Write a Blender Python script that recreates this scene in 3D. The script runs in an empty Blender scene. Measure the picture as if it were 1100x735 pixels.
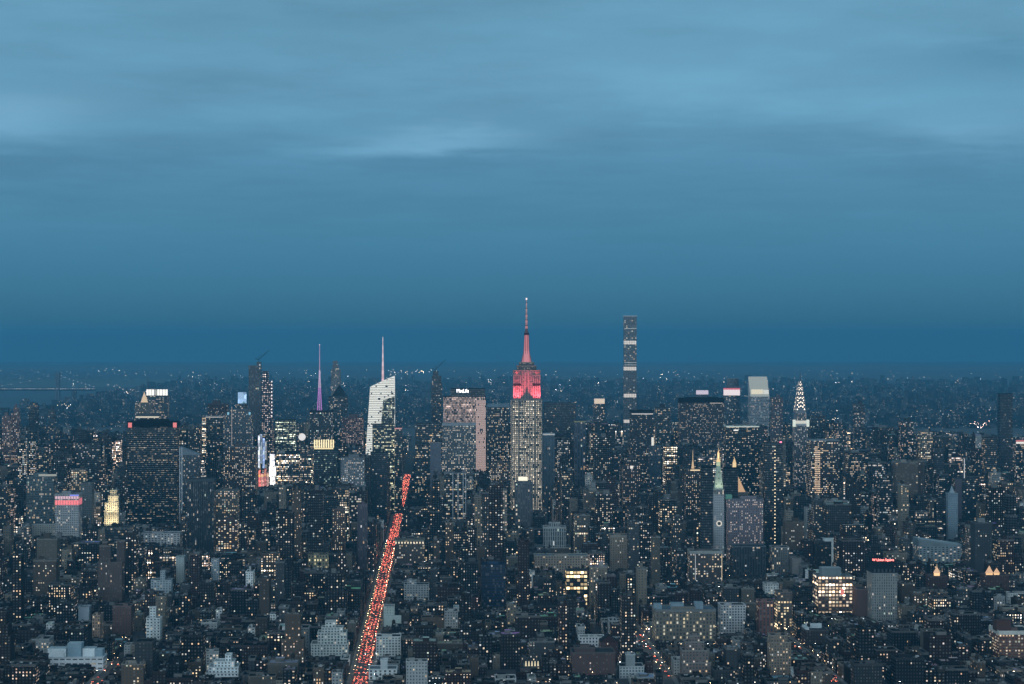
import bpy, math, random
import numpy as np
from mathutils import Vector, Matrix

# ----------------------------------------------------------------- camera, sky, sun, exposure
S = bpy.context.scene
COL = S.collection
R = math.radians
CAM_H, F_PX, Y_HOR = 370.0, 2590.0, 360.0      # eye height (m), focal length and eye-level row of the 1100 px photograph
EARTH = 7.43e6                                  # effective earth radius (with refraction)

cam = bpy.data.cameras.new('camera')
camo = bpy.data.objects.new('camera', cam)
COL.objects.link(camo)
cam.sensor_fit = 'HORIZONTAL'
cam.sensor_width = 36.0
cam.lens = 36.0 * F_PX / 1100.0
cam.clip_start, cam.clip_end = 1.0, 120000.0
camo.location = (0, 0, CAM_H)
camo.rotation_euler = (R(90) - math.atan(7.5 / F_PX), 0, 0)
S.camera = camo

SUN_EL, SUN_ROT = R(1.0), R(250)
w = bpy.data.worlds.new("World")
S.world = w
w.use_nodes = True
nt = w.node_tree
nt.nodes.clear()
N = nt.nodes.new
L = nt.links.new


def math_node(tree, op, a, b=None, c=None, clamp=False):
    n = tree.nodes.new('ShaderNodeMath')
    n.operation = op
    n.use_clamp = clamp
    for i, v in enumerate((a, b, c)):
        if v is None:
            continue
        if isinstance(v, (int, float)):
            n.inputs[i].default_value = v
        else:
            tree.links.new(v, n.inputs[i])
    return n.outputs[0]


def ramp(tree, fac, stops, interp='LINEAR'):
    n = tree.nodes.new('ShaderNodeValToRGB')
    cr = n.color_ramp
    cr.interpolation = interp
    while len(cr.elements) < len(stops):
        cr.elements.new(0.5)
    for e, (p, c) in zip(cr.elements, stops):
        e.position = p
        e.color = (c[0], c[1], c[2], 1)
    tree.links.new(fac, n.inputs[0])
    return n.outputs[0]


tc = N('ShaderNodeTexCoord')
sep = N('ShaderNodeSeparateXYZ')
L(tc.outputs['Generated'], sep.inputs[0])
dx, dy, dz = sep.outputs
zc = math_node(nt, 'MAXIMUM', dz, 0.0)
# overcast deck: brightness by elevation, streaks in the plane of the clouds
deck = ramp(nt, math_node(nt, 'POWER', zc, 0.5), [
    (0.000, (0.026, 0.110, 0.188)),
    (0.060, (0.037, 0.150, 0.252)),
    (0.110, (0.048, 0.177, 0.290)),
    (0.164, (0.057, 0.212, 0.350)),
    (0.196, (0.067, 0.232, 0.378)),
    (0.267, (0.094, 0.268, 0.425)),
    (0.305, (0.128, 0.325, 0.490)),
    (0.357, (0.140, 0.345, 0.510)),
    (0.500, (0.130, 0.275, 0.400)),
    (1.000, (0.200, 0.300, 0.360))])
den = math_node(nt, 'ADD', zc, 0.035)
comb = N('ShaderNodeCombineXYZ')
L(math_node(nt, 'DIVIDE', dx, den), comb.inputs[0])
L(math_node(nt, 'DIVIDE', dy, den), comb.inputs[1])
cl = []
for sc_, det, off, rough in ((0.34, 3.0, 3.1, 0.5), (1.3, 6.0, 11.7, 0.6)):
    mp = N('ShaderNodeMapping')
    mp.inputs['Location'].default_value = (off, off * 0.7, off * 0.3)
    mp.inputs['Scale'].default_value = (1.3, 1.0, 1.0)
    L(comb.outputs[0], mp.inputs['Vector'])
    no = N('ShaderNodeTexNoise')
    no.inputs['Scale'].default_value = sc_
    no.inputs['Detail'].default_value = det + 2
    no.inputs['Roughness'].default_value = rough
    L(mp.outputs[0], no.inputs['Vector'])
    cl.append(no.outputs['Fac'])
cloud = math_node(nt, 'ADD', math_node(nt, 'MULTIPLY', cl[0], 0.42), math_node(nt, 'MULTIPLY', cl[1], 0.58))
gain = math_node(nt, 'MULTIPLY_ADD', math_node(nt, 'SUBTRACT', cloud, 0.5), 0.95, 1.02)
# streaks fade into the murk near the horizon
fade = N('ShaderNodeMapRange')
L(zc, fade.inputs['Value'])
fade.inputs['From Min'].default_value = 0.02
fade.inputs['From Max'].default_value = 0.09
gm = N('ShaderNodeMix')
gm.data_type = 'FLOAT'
L(fade.outputs[0], gm.inputs['Factor'])
gm.inputs['A'].default_value = 1.0
L(gain, gm.inputs['B'])
# three brighter banks of cloud, placed by compass direction and height
def cloud_bank(az, el, saz, sel):
    a = math_node(nt, 'DIVIDE', math_node(nt, 'SUBTRACT', math_node(nt, 'ADD', dx, math_node(nt, 'MULTIPLY_ADD', cl[1], 0.06, -0.03)), az), saz)
    e = math_node(nt, 'DIVIDE', math_node(nt, 'SUBTRACT', math_node(nt, 'ADD', dz, math_node(nt, 'MULTIPLY_ADD', cl[1], 0.03, -0.015)), el), sel)
    q = math_node(nt, 'ADD', math_node(nt, 'MULTIPLY', a, a), math_node(nt, 'MULTIPLY', e, e))
    front = math_node(nt, 'GREATER_THAN', dy, 0.0)
    return math_node(nt, 'MULTIPLY', front, math_node(nt, 'EXPONENT', math_node(nt, 'MULTIPLY', q, -1.0)))


bank = None
for az_, el_, sa_, se_, am_ in ((-0.030, 0.0800, 0.034, 0.0050, 0.42), (-0.205, 0.088, 0.034, 0.010, 0.34), (0.185, 0.083, 0.034, 0.009, 0.24), (0.205, 0.110, 0.05, 0.006, -0.16), (0.06, 0.105, 0.10, 0.012, 0.08), (-0.13, 0.128, 0.06, 0.005, -0.04)):
    v_ = math_node(nt, 'MULTIPLY', cloud_bank(az_, el_, sa_, se_), am_)
    bank = v_ if bank is None else math_node(nt, 'ADD', bank, v_)
gsum = math_node(nt, 'ADD', gm.outputs['Result'], math_node(nt, 'MULTIPLY', bank, 0.55))
grey = N('ShaderNodeVectorMath')
grey.operation = 'SCALE'
grey.inputs[0].default_value = (0.115, 0.125, 0.120)
L(bank, grey.inputs['Scale'])
dk = N('ShaderNodeVectorMath')
dk.operation = 'SCALE'
L(deck, dk.inputs[0])
L(gsum, dk.inputs['Scale'])
# bright glow added to the unseen sky behind the camera (south-west) to light facades
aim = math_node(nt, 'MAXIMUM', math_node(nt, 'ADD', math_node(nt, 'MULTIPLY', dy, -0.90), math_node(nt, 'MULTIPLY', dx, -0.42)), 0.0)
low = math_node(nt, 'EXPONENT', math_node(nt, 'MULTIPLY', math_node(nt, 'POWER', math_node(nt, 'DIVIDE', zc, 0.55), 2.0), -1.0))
back_glow = math_node(nt, 'MULTIPLY', math_node(nt, 'POWER', aim, 1.6), low)
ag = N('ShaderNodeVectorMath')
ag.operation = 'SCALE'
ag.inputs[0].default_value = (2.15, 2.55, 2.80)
L(back_glow, ag.inputs['Scale'])
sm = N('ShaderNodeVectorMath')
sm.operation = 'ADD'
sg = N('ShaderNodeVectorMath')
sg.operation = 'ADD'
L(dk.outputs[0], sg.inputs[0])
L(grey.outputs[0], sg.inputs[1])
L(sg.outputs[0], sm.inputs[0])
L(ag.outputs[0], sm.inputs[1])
bg_cloud = N('ShaderNodeBackground')
L(sm.outputs[0], bg_cloud.inputs['Color'])
bg_cloud.inputs['Strength'].default_value = 1.0
sky = N('ShaderNodeTexSky')
sky.sky_type = 'NISHITA'
sky.sun_disc = False
sky.sun_elevation = SUN_EL
sky.sun_rotation = SUN_ROT
bg_sky = N('ShaderNodeBackground')
L(sky.outputs[0], bg_sky.inputs['Color'])
bg_sky.inputs['Strength'].default_value = 0.05
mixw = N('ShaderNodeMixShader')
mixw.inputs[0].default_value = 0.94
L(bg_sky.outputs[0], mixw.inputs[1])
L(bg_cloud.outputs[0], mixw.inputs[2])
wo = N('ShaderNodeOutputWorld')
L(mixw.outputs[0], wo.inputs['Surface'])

sun = bpy.data.lights.new('sun', 'SUN')
sun.energy = 0.02                               # the sun is below the cloud bank: only a trace of it is left
sun.angle = R(12)
sun.color = (1.0, 0.86, 0.74)
suno = bpy.data.objects.new('sun', sun)
COL.objects.link(suno)
suno.rotation_euler = (R(90) - SUN_EL - R(3), 0, math.pi - SUN_ROT)

S.view_settings.view_transform = 'Standard'
S.view_settings.look = 'None'
S.view_settings.gamma = 1.0
S.view_settings.exposure = 0.0
S.view_settings.use_curve_mapping = False
S.cycles.max_bounces = 4
S.cycles.diffuse_bounces = 2
S.cycles.glossy_bounces = 2
S.cycles.transmission_bounces = 2
S.cycles.volume_bounces = 1
S.cycles.sample_clamp_indirect = 3.0
S.cycles.caustics_reflective = False
S.cycles.caustics_refractive = False


# ----------------------------------------------------------------- materials
def new_mat(name):
    m = bpy.data.materials.new(name)
    m.use_nodes = True
    m.node_tree.nodes.clear()
    out = m.node_tree.nodes.new('ShaderNodeOutputMaterial')
    return m, m.node_tree, out


def attr(t, name):
    n = t.nodes.new('ShaderNodeAttribute')
    n.attribute_name = name
    return n


def mixc(t, fac, a, b, blend='MIX'):
    n = t.nodes.new('ShaderNodeMix')
    n.data_type = 'RGBA'
    n.blend_type = blend
    for s, v in (('Factor', fac), ('A', a), ('B', b)):
        sock = [i for i in n.inputs if i.name == s and (i.type == ('VALUE' if s == 'Factor' else 'RGBA'))][0]
        if isinstance(v, (int, float)):
            sock.default_value = v
        elif isinstance(v, tuple):
            sock.default_value = (*v, 1)
        else:
            t.links.new(v, sock)
    return [o for o in n.outputs if o.type == 'RGBA'][0]


def sepc(t, col):
    n = t.nodes.new('ShaderNodeSeparateColor')
    t.links.new(col, n.inputs[0])
    return n.outputs


def noise(t, scale, detail=3, vec=None):
    n = t.nodes.new('ShaderNodeTexNoise')
    n.inputs['Scale'].default_value = scale
    n.inputs['Detail'].default_value = detail
    if vec is None:
        g = t.nodes.new('ShaderNodeNewGeometry')
        vec = g.outputs['Position']
    t.links.new(vec, n.inputs['Vector'])
    return n.outputs['Fac']


def principled(t, out, base, rough, spec=0.5):
    p = t.nodes.new('ShaderNodeBsdfPrincipled')
    for s, v in (('Base Color', base), ('Roughness', rough), ('Specular IOR Level', spec)):
        if isinstance(v, (int, float)):
            p.inputs[s].default_value = v
        elif isinstance(v, tuple):
            p.inputs[s].default_value = (*v, 1)
        else:
            t.links.new(v, p.inputs[s])
    t.links.new(p.outputs[0], out.inputs['Surface'])
    return p


def facade_material():
    """Wall with a grid of windows. UV counts bays and storeys; face attributes carry wall colour, share of lit rooms and window size."""
    m, t, out = new_mat('facade')
    uv = t.nodes.new('ShaderNodeUVMap')
    uv.uv_map = 'UVMap'
    s = t.nodes.new('ShaderNodeSeparateXYZ')
    t.links.new(uv.outputs[0], s.inputs[0])
    U, V = s.outputs[0], s.outputs[1]
    wall = attr(t, 'wall').outputs['Color']
    p1, p2 = attr(t, 'par1'), attr(t, 'par2')
    a = sepc(t, p1.outputs['Color'])
    seed, lit, rown = a[0], a[1], a[2]
    strength = p1.outputs['Alpha']
    b = sepc(t, p2.outputs['Color'])
    ww, wh, jit = b[0], b[1], b[2]
    glass = p2.outputs['Alpha']
    litc = attr(t, 'litc').outputs['Color']
    M = lambda *k, **q: math_node(t, *k, **q)
    cu, cv = M('FLOOR', U), M('FLOOR', V)
    fu, fv = M('FRACT', U), M('FRACT', V)
    inu = M('LESS_THAN', M('ABSOLUTE', M('SUBTRACT', fu, 0.5)), M('MULTIPLY', ww, 0.5))
    inv = M('LESS_THAN', M('ABSOLUTE', M('SUBTRACT', fv, 0.52)), M('MULTIPLY', wh, 0.5))
    mask = M('MULTIPLY', inu, inv)
    cc = t.nodes.new('ShaderNodeCombineXYZ')
    t.links.new(cu, cc.inputs[0])
    t.links.new(cv, cc.inputs[1])
    t.links.new(M('MULTIPLY', seed, 913.0), cc.inputs[2])
    wn = t.nodes.new('ShaderNodeTexWhiteNoise')
    wn.noise_dimensions = '3D'
    t.links.new(cc.outputs[0], wn.inputs['Vector'])
    rn = sepc(t, wn.outputs['Color'])
    cr = t.nodes.new('ShaderNodeCombineXYZ')
    t.links.new(M('FLOOR', M('MULTIPLY', cu, 0.12)), cr.inputs[0])
    t.links.new(cv, cr.inputs[1])
    t.links.new(M('MULTIPLY', seed, 517.0), cr.inputs[2])
    wr = t.nodes.new('ShaderNodeTexWhiteNoise')
    wr.noise_dimensions = '3D'
    t.links.new(cr.outputs[0], wr.inputs['Vector'])
    row = wr.outputs['Value']
    # share of lit rooms swings from storey to storey when rown > 0
    swing = M('MULTIPLY_ADD', M('SUBTRACT', M('POWER', row, 2.0), 0.33), M('MULTIPLY', rown, 2.4), 1.0)
    thr = M('MULTIPLY', lit, M('MAXIMUM', swing, 0.05))
    is_lit = M('LESS_THAN', wn.outputs['Value'], thr)
    # brightness of a lit room: most are dim, a few are bright
    bri = M('MULTIPLY_ADD', M('POWER', rn[0], 3.2), 5.2, 0.42)
    even = t.nodes.new('ShaderNodeMapRange')
    t.links.new(lit, even.inputs['Value'])
    even.inputs['From Min'].default_value = 0.8
    even.inputs['From Max'].default_value = 0.93
    rowb = M('MULTIPLY_ADD', row, 0.7, 0.65)
    be = t.nodes.new('ShaderNodeMix')
    be.data_type = 'FLOAT'
    t.links.new(even.outputs[0], be.inputs['Factor'])
    t.links.new(M('MULTIPLY', bri, rowb), be.inputs['A'])
    be.inputs['B'].default_value = 1.15
    bri = be.outputs['Result']
    hue = ramp(t, rn[1], [(0.0, (1.0, 0.60, 0.28)), (0.14, (1.0, 0.78, 0.50)), (0.42, (1.0, 0.90, 0.74)), (0.66, (1.0, 0.80, 0.74)), (0.80, (0.84, 0.94, 1.0)), (0.95, (0.72, 1.0, 0.86))], 'CONSTANT')
    lc = mixc(t, jit, litc, hue)
    # blinds: part of the pane height
    em = M('MULTIPLY', M('MULTIPLY', mask, is_lit), M('MULTIPLY', bri, strength))
    n1 = noise(t, 0.035, 4)
    n2 = noise(t, 0.6, 3)
    var = M('MULTIPLY_ADD', M('ADD', n1, n2), 0.55, 0.45)
    sc = t.nodes.new('ShaderNodeVectorMath')
    sc.operation = 'SCALE'
    t.links.new(wall, sc.inputs[0])
    t.links.new(var, sc.inputs['Scale'])
    gl = t.nodes.new('ShaderNodeCombineColor')
    for i, k in enumerate((0.020, 0.026, 0.032)):
        gl.inputs[i].default_value = k
    blind = M('GREATER_THAN', rn[2], 0.80)
    glb = mixc(t, M('MULTIPLY', blind, 0.5), gl.outputs[0], (0.22, 0.21, 0.19))
    base = mixc(t, mask, sc.outputs[0], glb)
    rough = M('MULTIPLY_ADD', M('MULTIPLY', mask, glass), -0.62, 0.75)
    p = principled(t, out, base, rough, M('MULTIPLY_ADD', M('MULTIPLY', mask, glass), 0.75, 0.10))
    t.links.new(lc, p.inputs['Emission Color'])
    t.links.new(em, p.inputs['Emission Strength'])
    m.cycles.emission_sampling = 'NONE'
    return m


def roof_material():
    m, t, out = new_mat('roofing')
    wall = attr(t, 'wall').outputs['Color']
    v = math_node(t, 'MULTIPLY_ADD', math_node(t, 'ADD', noise(t, 0.09, 5), noise(t, 0.9, 2)), 0.9, 0.1)
    sc = t.nodes.new('ShaderNodeVectorMath')
    sc.operation = 'SCALE'
    t.links.new(wall, sc.inputs[0])
    t.links.new(v, sc.inputs['Scale'])
    principled(t, out, sc.outputs[0], 0.95, 0.03)
    return m


def plain_material():
    m, t, out = new_mat('masonry')
    wall = attr(t, 'wall').outputs['Color']
    v = math_node(t, 'MULTIPLY_ADD', math_node(t, 'ADD', noise(t, 0.05, 4), noise(t, 0.5, 3)), 0.6, 0.4)
    sc = t.nodes.new('ShaderNodeVectorMath')
    sc.operation = 'SCALE'
    t.links.new(wall, sc.inputs[0])
    t.links.new(v, sc.inputs['Scale'])
    principled(t, out, sc.outputs[0], 0.85, 0.10)
    return m


def glow_material():
    m, t, out = new_mat('lit_surface')
    p1 = attr(t, 'par1')
    lc = attr(t, 'litc').outputs['Color']
    p = principled(t, out, (0.05, 0.05, 0.05), 0.4, 0.3)
    t.links.new(lc, p.inputs['Emission Color'])
    t.links.new(p1.outputs['Alpha'], p.inputs['Emission Strength'])
    m.cycles.emission_sampling = 'NONE'
    return m


def screen_material():
    """Big advertising screens: blocks of changing colour."""
    m, t, out = new_mat('video_screen')
    p1 = attr(t, 'par1')
    lc = attr(t, 'litc').outputs['Color']
    uv = t.nodes.new('ShaderNodeUVMap')
    uv.uv_map = 'UVMap'
    vo = t.nodes.new('ShaderNodeTexVoronoi')
    vo.inputs['Scale'].default_value = 0.8
    t.links.new(uv.outputs[0], vo.inputs['Vector'])
    v = sepc(t, vo.outputs['Color'])
    k = math_node(t, 'MULTIPLY_ADD', v[0], 1.3, 0.25)
    p = principled(t, out, (0.03, 0.03, 0.03), 0.3, 0.4)
    t.links.new(mixc(t, math_node(t, 'MULTIPLY', v[1], 0.35), lc, vo.outputs['Color']), p.inputs['Emission Color'])
    t.links.new(math_node(t, 'MULTIPLY', p1.outputs['Alpha'], k), p.inputs['Emission Strength'])
    m.cycles.emission_sampling = 'NONE'
    return m


def simple_mat(name, col, rough=0.6, metal=0.0, emis=None, strength=0.0, sampling=None, nscale=None):
    m, t, out = new_mat(name)
    base = col
    if nscale:
        v = math_node(t, 'MULTIPLY_ADD', noise(t, nscale, 4), 1.0, 0.5)
        sc = t.nodes.new('ShaderNodeVectorMath')
        sc.operation = 'SCALE'
        sc.inputs[0].default_value = col
        t.links.new(v, sc.inputs['Scale'])
        base = sc.outputs[0]
    p = principled(t, out, base, rough)
    p.inputs['Metallic'].default_value = metal
    if emis:
        p.inputs['Emission Color'].default_value = (*emis, 1)
        p.inputs['Emission Strength'].default_value = strength
    if sampling:
        m.cycles.emission_sampling = sampling
    return m


lamp_mat = glow_material()
lamp_mat.name = 'street_lamp_light'
lamp_mat.cycles.emission_sampling = 'FRONT'
MATS = [facade_material(), roof_material(), plain_material(), glow_material(), screen_material(), lamp_mat]
FAC, ROOF, PLAIN, GLOW, SCREEN, LAMP = range(6)


# ----------------------------------------------------------------- mesh collector
class MB:
    """Collects faces with their attributes; build() links them as one mesh object."""

    def __init__(self):
        self.v, self.f, self.mi, self.uv = [], [], [], []
        self.wall, self.p1, self.p2, self.litc = [], [], [], []
        self.tf = None

    def vert(self, p):
        if self.tf:
            ox, oy, oz, c, s = self.tf
            p = (ox + p[0] * c - p[1] * s, oy + p[0] * s + p[1] * c, oz + p[2])
        self.v.append(p)
        return len(self.v) - 1

    def face(self, pts, mat=PLAIN, wall=(0.2, 0.2, 0.2), uv=None, p1=(0, 0, 0, 0), p2=(0, 0, 0, 0), litc=(1, 1, 1)):
        self.f.append([self.vert(p) for p in pts])
        if mat in (FAC, ROOF, PLAIN):
            wall = tuple(min(0.82, c * (0.20 + 1.15 * c)) for c in wall)      # deepens the dark stone and brick, leaves white paint white
        self.mi.append(mat)
        self.uv.extend(uv if uv else [(0.0, 0.0)] * len(pts))
        self.wall.append((*wall, 1))
        self.p1.append(p1)
        self.p2.append(p2)
        self.litc.append((*litc, 1))

    def build(self, name, parent=None, loc=None):
        me = bpy.data.meshes.new(name)
        me.from_pydata(self.v, [], self.f)
        used = sorted(set(self.mi))
        for k in used:
            me.materials.append(MATS[k])
        idx = {k: i for i, k in enumerate(used)}
        me.polygons.foreach_set('material_index', [idx[k] for k in self.mi])
        ul = me.uv_layers.new(name='UVMap')
        ul.data.foreach_set('uv', np.asarray(self.uv, dtype=np.float32).ravel())
        for nm, dat in (('wall', self.wall), ('par1', self.p1), ('par2', self.p2), ('litc', self.litc)):
            at = me.attributes.new(nm, 'FLOAT_COLOR', 'FACE')
            at.data.foreach_set('color', np.asarray(dat, dtype=np.float32).ravel())
        me.update()
        o = bpy.data.objects.new(name, me)
        COL.objects.link(o)
        if parent:
            o.parent = parent
        if loc:
            o.location = loc
        return o


class Style:
    """How a facade looks. bay / floor are metres; lit is the share of lit rooms."""

    def __init__(self, wall=(0.2, 0.2, 0.2), bay=3.4, fl=3.7, ww=0.5, wh=0.55, lit=0.2, rown=0.3, st=1.6, jit=0.8, litc=(1, 0.85, 0.62), glass=0.6, seed=None, side_lit=None, blank_sides=False):
        self.__dict__.update(locals())
        self.seed = random.random() if seed is None else seed

    def with_(self, **k):
        d = {a: getattr(self, a) for a in ('wall', 'bay', 'fl', 'ww', 'wh', 'lit', 'rown', 'st', 'jit', 'litc', 'glass', 'side_lit', 'blank_sides')}
        d.update(k)
        return Style(**d)


def lerp(a, b, t):
    return tuple(x + (y - x) * t for x, y in zip(a, b))


def rect(w, d, cx=0.0, cy=0.0):
    return [(cx - w / 2, cy - d / 2), (cx + w / 2, cy - d / 2), (cx + w / 2, cy + d / 2), (cx - w / 2, cy + d / 2)]


def scaled(poly, k, ky=None):
    ky = k if ky is None else ky
    cx = sum(p[0] for p in poly) / len(poly)
    cy = sum(p[1] for p in poly) / len(poly)
    return [(cx + (p[0] - cx) * k, cy + (p[1] - cy) * ky) for p in poly]


def outset(poly, m):
    cx = sum(p[0] for p in poly) / len(poly)
    cy = sum(p[1] for p in poly) / len(poly)
    hx = max(abs(p[0] - cx) for p in poly)
    hy = max(abs(p[1] - cy) for p in poly)
    return [(cx + (p[0] - cx) * (hx + m) / hx, cy + (p[1] - cy) * (hy + m) / hy) for p in poly]


def walls(mb, poly, z0, z1, st, top=None, ztop=None):
    """Facade walls round a footprint; top is the upper footprint, ztop the height of every upper corner."""
    n = len(poly)
    top = top or poly
    zt = ztop or [z1] * n
    for i in range(n):
        j = (i + 1) % n
        a, b = poly[i], poly[j]
        ln = math.hypot(b[0] - a[0], b[1] - a[1])
        nb = max(1, round(ln / st.bay))
        nf = max(1, round((z1 - z0) / st.fl))
        u0 = (i * 37) % 101
        k = nf / max(0.1, (z1 - z0))
        vi, vj = (zt[i] - z0) * k, (zt[j] - z0) * k
        lit = st.lit
        ww = st.ww
        if i % 2 == 1 and n == 4:
            if st.side_lit is not None:
                lit = st.side_lit
            if st.blank_sides:
                ww = 0.0
        mb.face([(a[0], a[1], z0), (b[0], b[1], z0), (top[j][0], top[j][1], zt[j]), (top[i][0], top[i][1], zt[i])], FAC, st.wall,
                [(u0, 0), (u0 + nb, 0), (u0 + nb, vj), (u0, vi)], (st.seed, lit, st.rown, st.st), (ww, st.wh, st.jit, st.glass), st.litc)


def prism(mb, poly, z0, z1, wall, mat=PLAIN, top=None, roofc=None, roofm=ROOF, st=1.0, litc=(1, 1, 1), bottom=False, ztop=None, uvs=0.2):
    n = len(poly)
    top = top or poly
    zt = ztop or [z1] * n
    for i in range(n):
        j = (i + 1) % n
        ln = math.hypot(poly[j][0] - poly[i][0], poly[j][1] - poly[i][1])
        mb.face([(*poly[i], z0), (*poly[j], z0), (*top[j], zt[j]), (*top[i], zt[i])], mat, wall, [(i * 7, 0), (i * 7 + ln * uvs, 0), (i * 7 + ln * uvs, (z1 - z0) * uvs), (i * 7, (z1 - z0) * uvs)], (0, 0, 0, st), litc=litc)
    rc = roofc if roofc else wall
    mb.face([(*top[i], zt[i]) for i in range(n)], roofm if mat not in (GLOW, SCREEN) else mat, rc, None, (0, 0, 0, st), litc=litc)
    if bottom:
        mb.face([(*poly[i], z0) for i in reversed(range(n))], mat, wall, None, (0, 0, 0, st), litc=litc)


def cone(mb, poly, z0, z1, wall, mat=PLAIN, st=1.0, litc=(1, 1, 1), apex=None):
    n = len(poly)
    cx = sum(p[0] for p in poly) / n if apex is None else apex[0]
    cy = sum(p[1] for p in poly) / n if apex is None else apex[1]
    for i in range(n):
        j = (i + 1) % n
        mb.face([(*poly[i], z0), (*poly[j], z0), (cx, cy, z1)], mat, wall, None, (0, 0, 0, st), litc=litc)


def ngon(r, n=8, cx=0.0, cy=0.0, ry=None):
    ry = r if ry is None else ry
    return [(cx + r * math.cos(2 * math.pi * (i + 0.5) / n), cy + ry * math.sin(2 * math.pi * (i + 0.5) / n)) for i in range(n)]


def bar(mb, a, b, r, wall, mat=PLAIN, st=1.0, litc=(1, 1, 1), r2=None, n=4):
    """A straight bar from a to b."""
    a, b = Vector(a), Vector(b)
    r2 = r if r2 is None else r2
    d = (b - a).normalized()
    u = d.orthogonal().normalized()
    v = d.cross(u)
    A = [tuple(a + (u * math.cos(2 * math.pi * i / n) + v * math.sin(2 * math.pi * i / n)) * r) for i in range(n)]
    B = [tuple(b + (u * math.cos(2 * math.pi * i / n) + v * math.sin(2 * math.pi * i / n)) * r2) for i in range(n)]
    for i in range(n):
        j = (i + 1) % n
        mb.face([A[i], A[j], B[j], B[i]], mat, wall, None, (0, 0, 0, st), litc=litc)
    mb.face(list(reversed(A)), mat, wall, None, (0, 0, 0, st), litc=litc)
    mb.face(B, mat, wall, None, (0, 0, 0, st), litc=litc)


def parapet_roof(mb, poly, z, cop, roofc, over=0.35, hgt=1.3, band=0.0):
    """Coping (or cornice) round the wall head, and the roof sheet sunk behind it. The wall below ends at z."""
    o = outset(poly, over)
    i_ = outset(poly, -0.7)
    n = len(poly)
    z0, z1 = z - hgt - band, z + 0.25
    for i in range(n):
        j = (i + 1) % n
        mb.face([(*o[i], z0), (*o[j], z0), (*o[j], z1), (*o[i], z1)], PLAIN, cop)
        mb.face([(*o[i], z1), (*o[j], z1), (*i_[j], z1), (*i_[i], z1)], PLAIN, cop)
        mb.face([(*i_[j], z1), (*i_[j], z - 0.9), (*i_[i], z - 0.9), (*i_[i], z1)], PLAIN, cop)
        mb.face([(*poly[j], z0), (*o[j], z0), (*o[i], z0), (*poly[i], z0)], PLAIN, cop)
    mb.face([(*p, z - 0.9) for p in i_], ROOF, roofc)


def water_tank(mb, x, y, z, r=1.9, h=3.8, legs=3.0):
    wood = (0.10, 0.075, 0.055)
    for sx in (-1, 1):
        for sy in (-1, 1):
            bar(mb, (x + sx * r * 0.6, y + sy * r * 0.6, z), (x + sx * r * 0.6, y + sy * r * 0.6, z + legs), 0.14, (0.05, 0.05, 0.05))
    prism(mb, ngon(r, 10, x, y), z + legs, z + legs + h, wood, roofc=wood, roofm=PLAIN, bottom=True)
    cone(mb, ngon(r * 1.08, 10, x, y), z + legs + h + 0.01, z + legs + h + r * 0.75, (0.13, 0.12, 0.11))


# ----------------------------------------------------------------- places
THETA = 0.03                                    # the avenues run 1.7 degrees left of the line of sight
CT, ST = math.cos(THETA), math.sin(THETA)


def ground(y):
    return -y * y / (2 * EARTH)


def zat(py, D):
    return CAM_H - (py - Y_HOR) / F_PX * D


def xat(px, D):
    return (px - 550.0) / F_PX * D


def pxy(x, y, z):
    return 550.0 + x / y * F_PX, Y_HOR + (CAM_H - z) / y * F_PX


def tag(o, label=None, cat=None, group=None, kind=None):
    for k, v in (('label', label), ('category', cat), ('group', group), ('kind', kind)):
        if v:
            o[k] = v
    return o


def empty(name, loc, rz=0.0):
    o = bpy.data.objects.new(name, None)
    COL.objects.link(o)
    o.location = loc
    o.rotation_euler = (0, 0, rz)
    o.empty_display_size = 5
    return o


# ----------------------------------------------------------------- ground, water, air
def strip_mesh(name, xs_of, ys, mat, dz=0.0, kind='structure', extra=0.0):
    v, f = [], []
    for y in ys:
        for x in xs_of(y):
            v.append((x, y, ground(y) + dz))
    for i in range(len(ys) - 1):
        f.append((2 * i, 2 * i + 1, 2 * i + 3, 2 * i + 2))
    me = bpy.data.meshes.new(name)
    me.from_pydata(v, [], f)
    me.materials.append(mat)
    o = bpy.data.objects.new(name, me)
    COL.objects.link(o)
    o['kind'] = kind
    return o


YS = [-1500, 0] + list(range(500, 12001, 100)) + list(range(12500, 46001, 500))
asphalt = simple_mat('city_ground', (0.055, 0.056, 0.058), 1.0, nscale=0.03)
road_mat = simple_mat('asphalt', (0.050, 0.050, 0.052), 0.8, nscale=0.4)
pave_mat = simple_mat('pavement', (0.16, 0.155, 0.15), 0.9, nscale=0.5)
paint_mat = simple_mat('road_paint', (0.55, 0.55, 0.52), 0.7)
water_mat = simple_mat('river_water', (0.01, 0.02, 0.03), 0.55)
strip_mesh('ground', lambda y: (-24000, 24000), YS, asphalt)


def avenue_x(X, Y):
    return X * CT - Y * ST, X * ST + Y * CT


AVES = [(-1480, 30), (-1200, 30), (-925, 30), (-645, 30), (-365, 30), (-85, 24), (195, 30), (335, 22), (470, 40), (600, 22), (740, 30), (960, 30), (1190, 30), (1420, 30)]
# the river on the left, widening towards the bridge
strip_mesh('river', lambda y: (-24000, -2350 - (y - 9000) * 0.045), list(range(8500, 12001, 100)) + list(range(12500, 17001, 500)), water_mat, 0.3)


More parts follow.
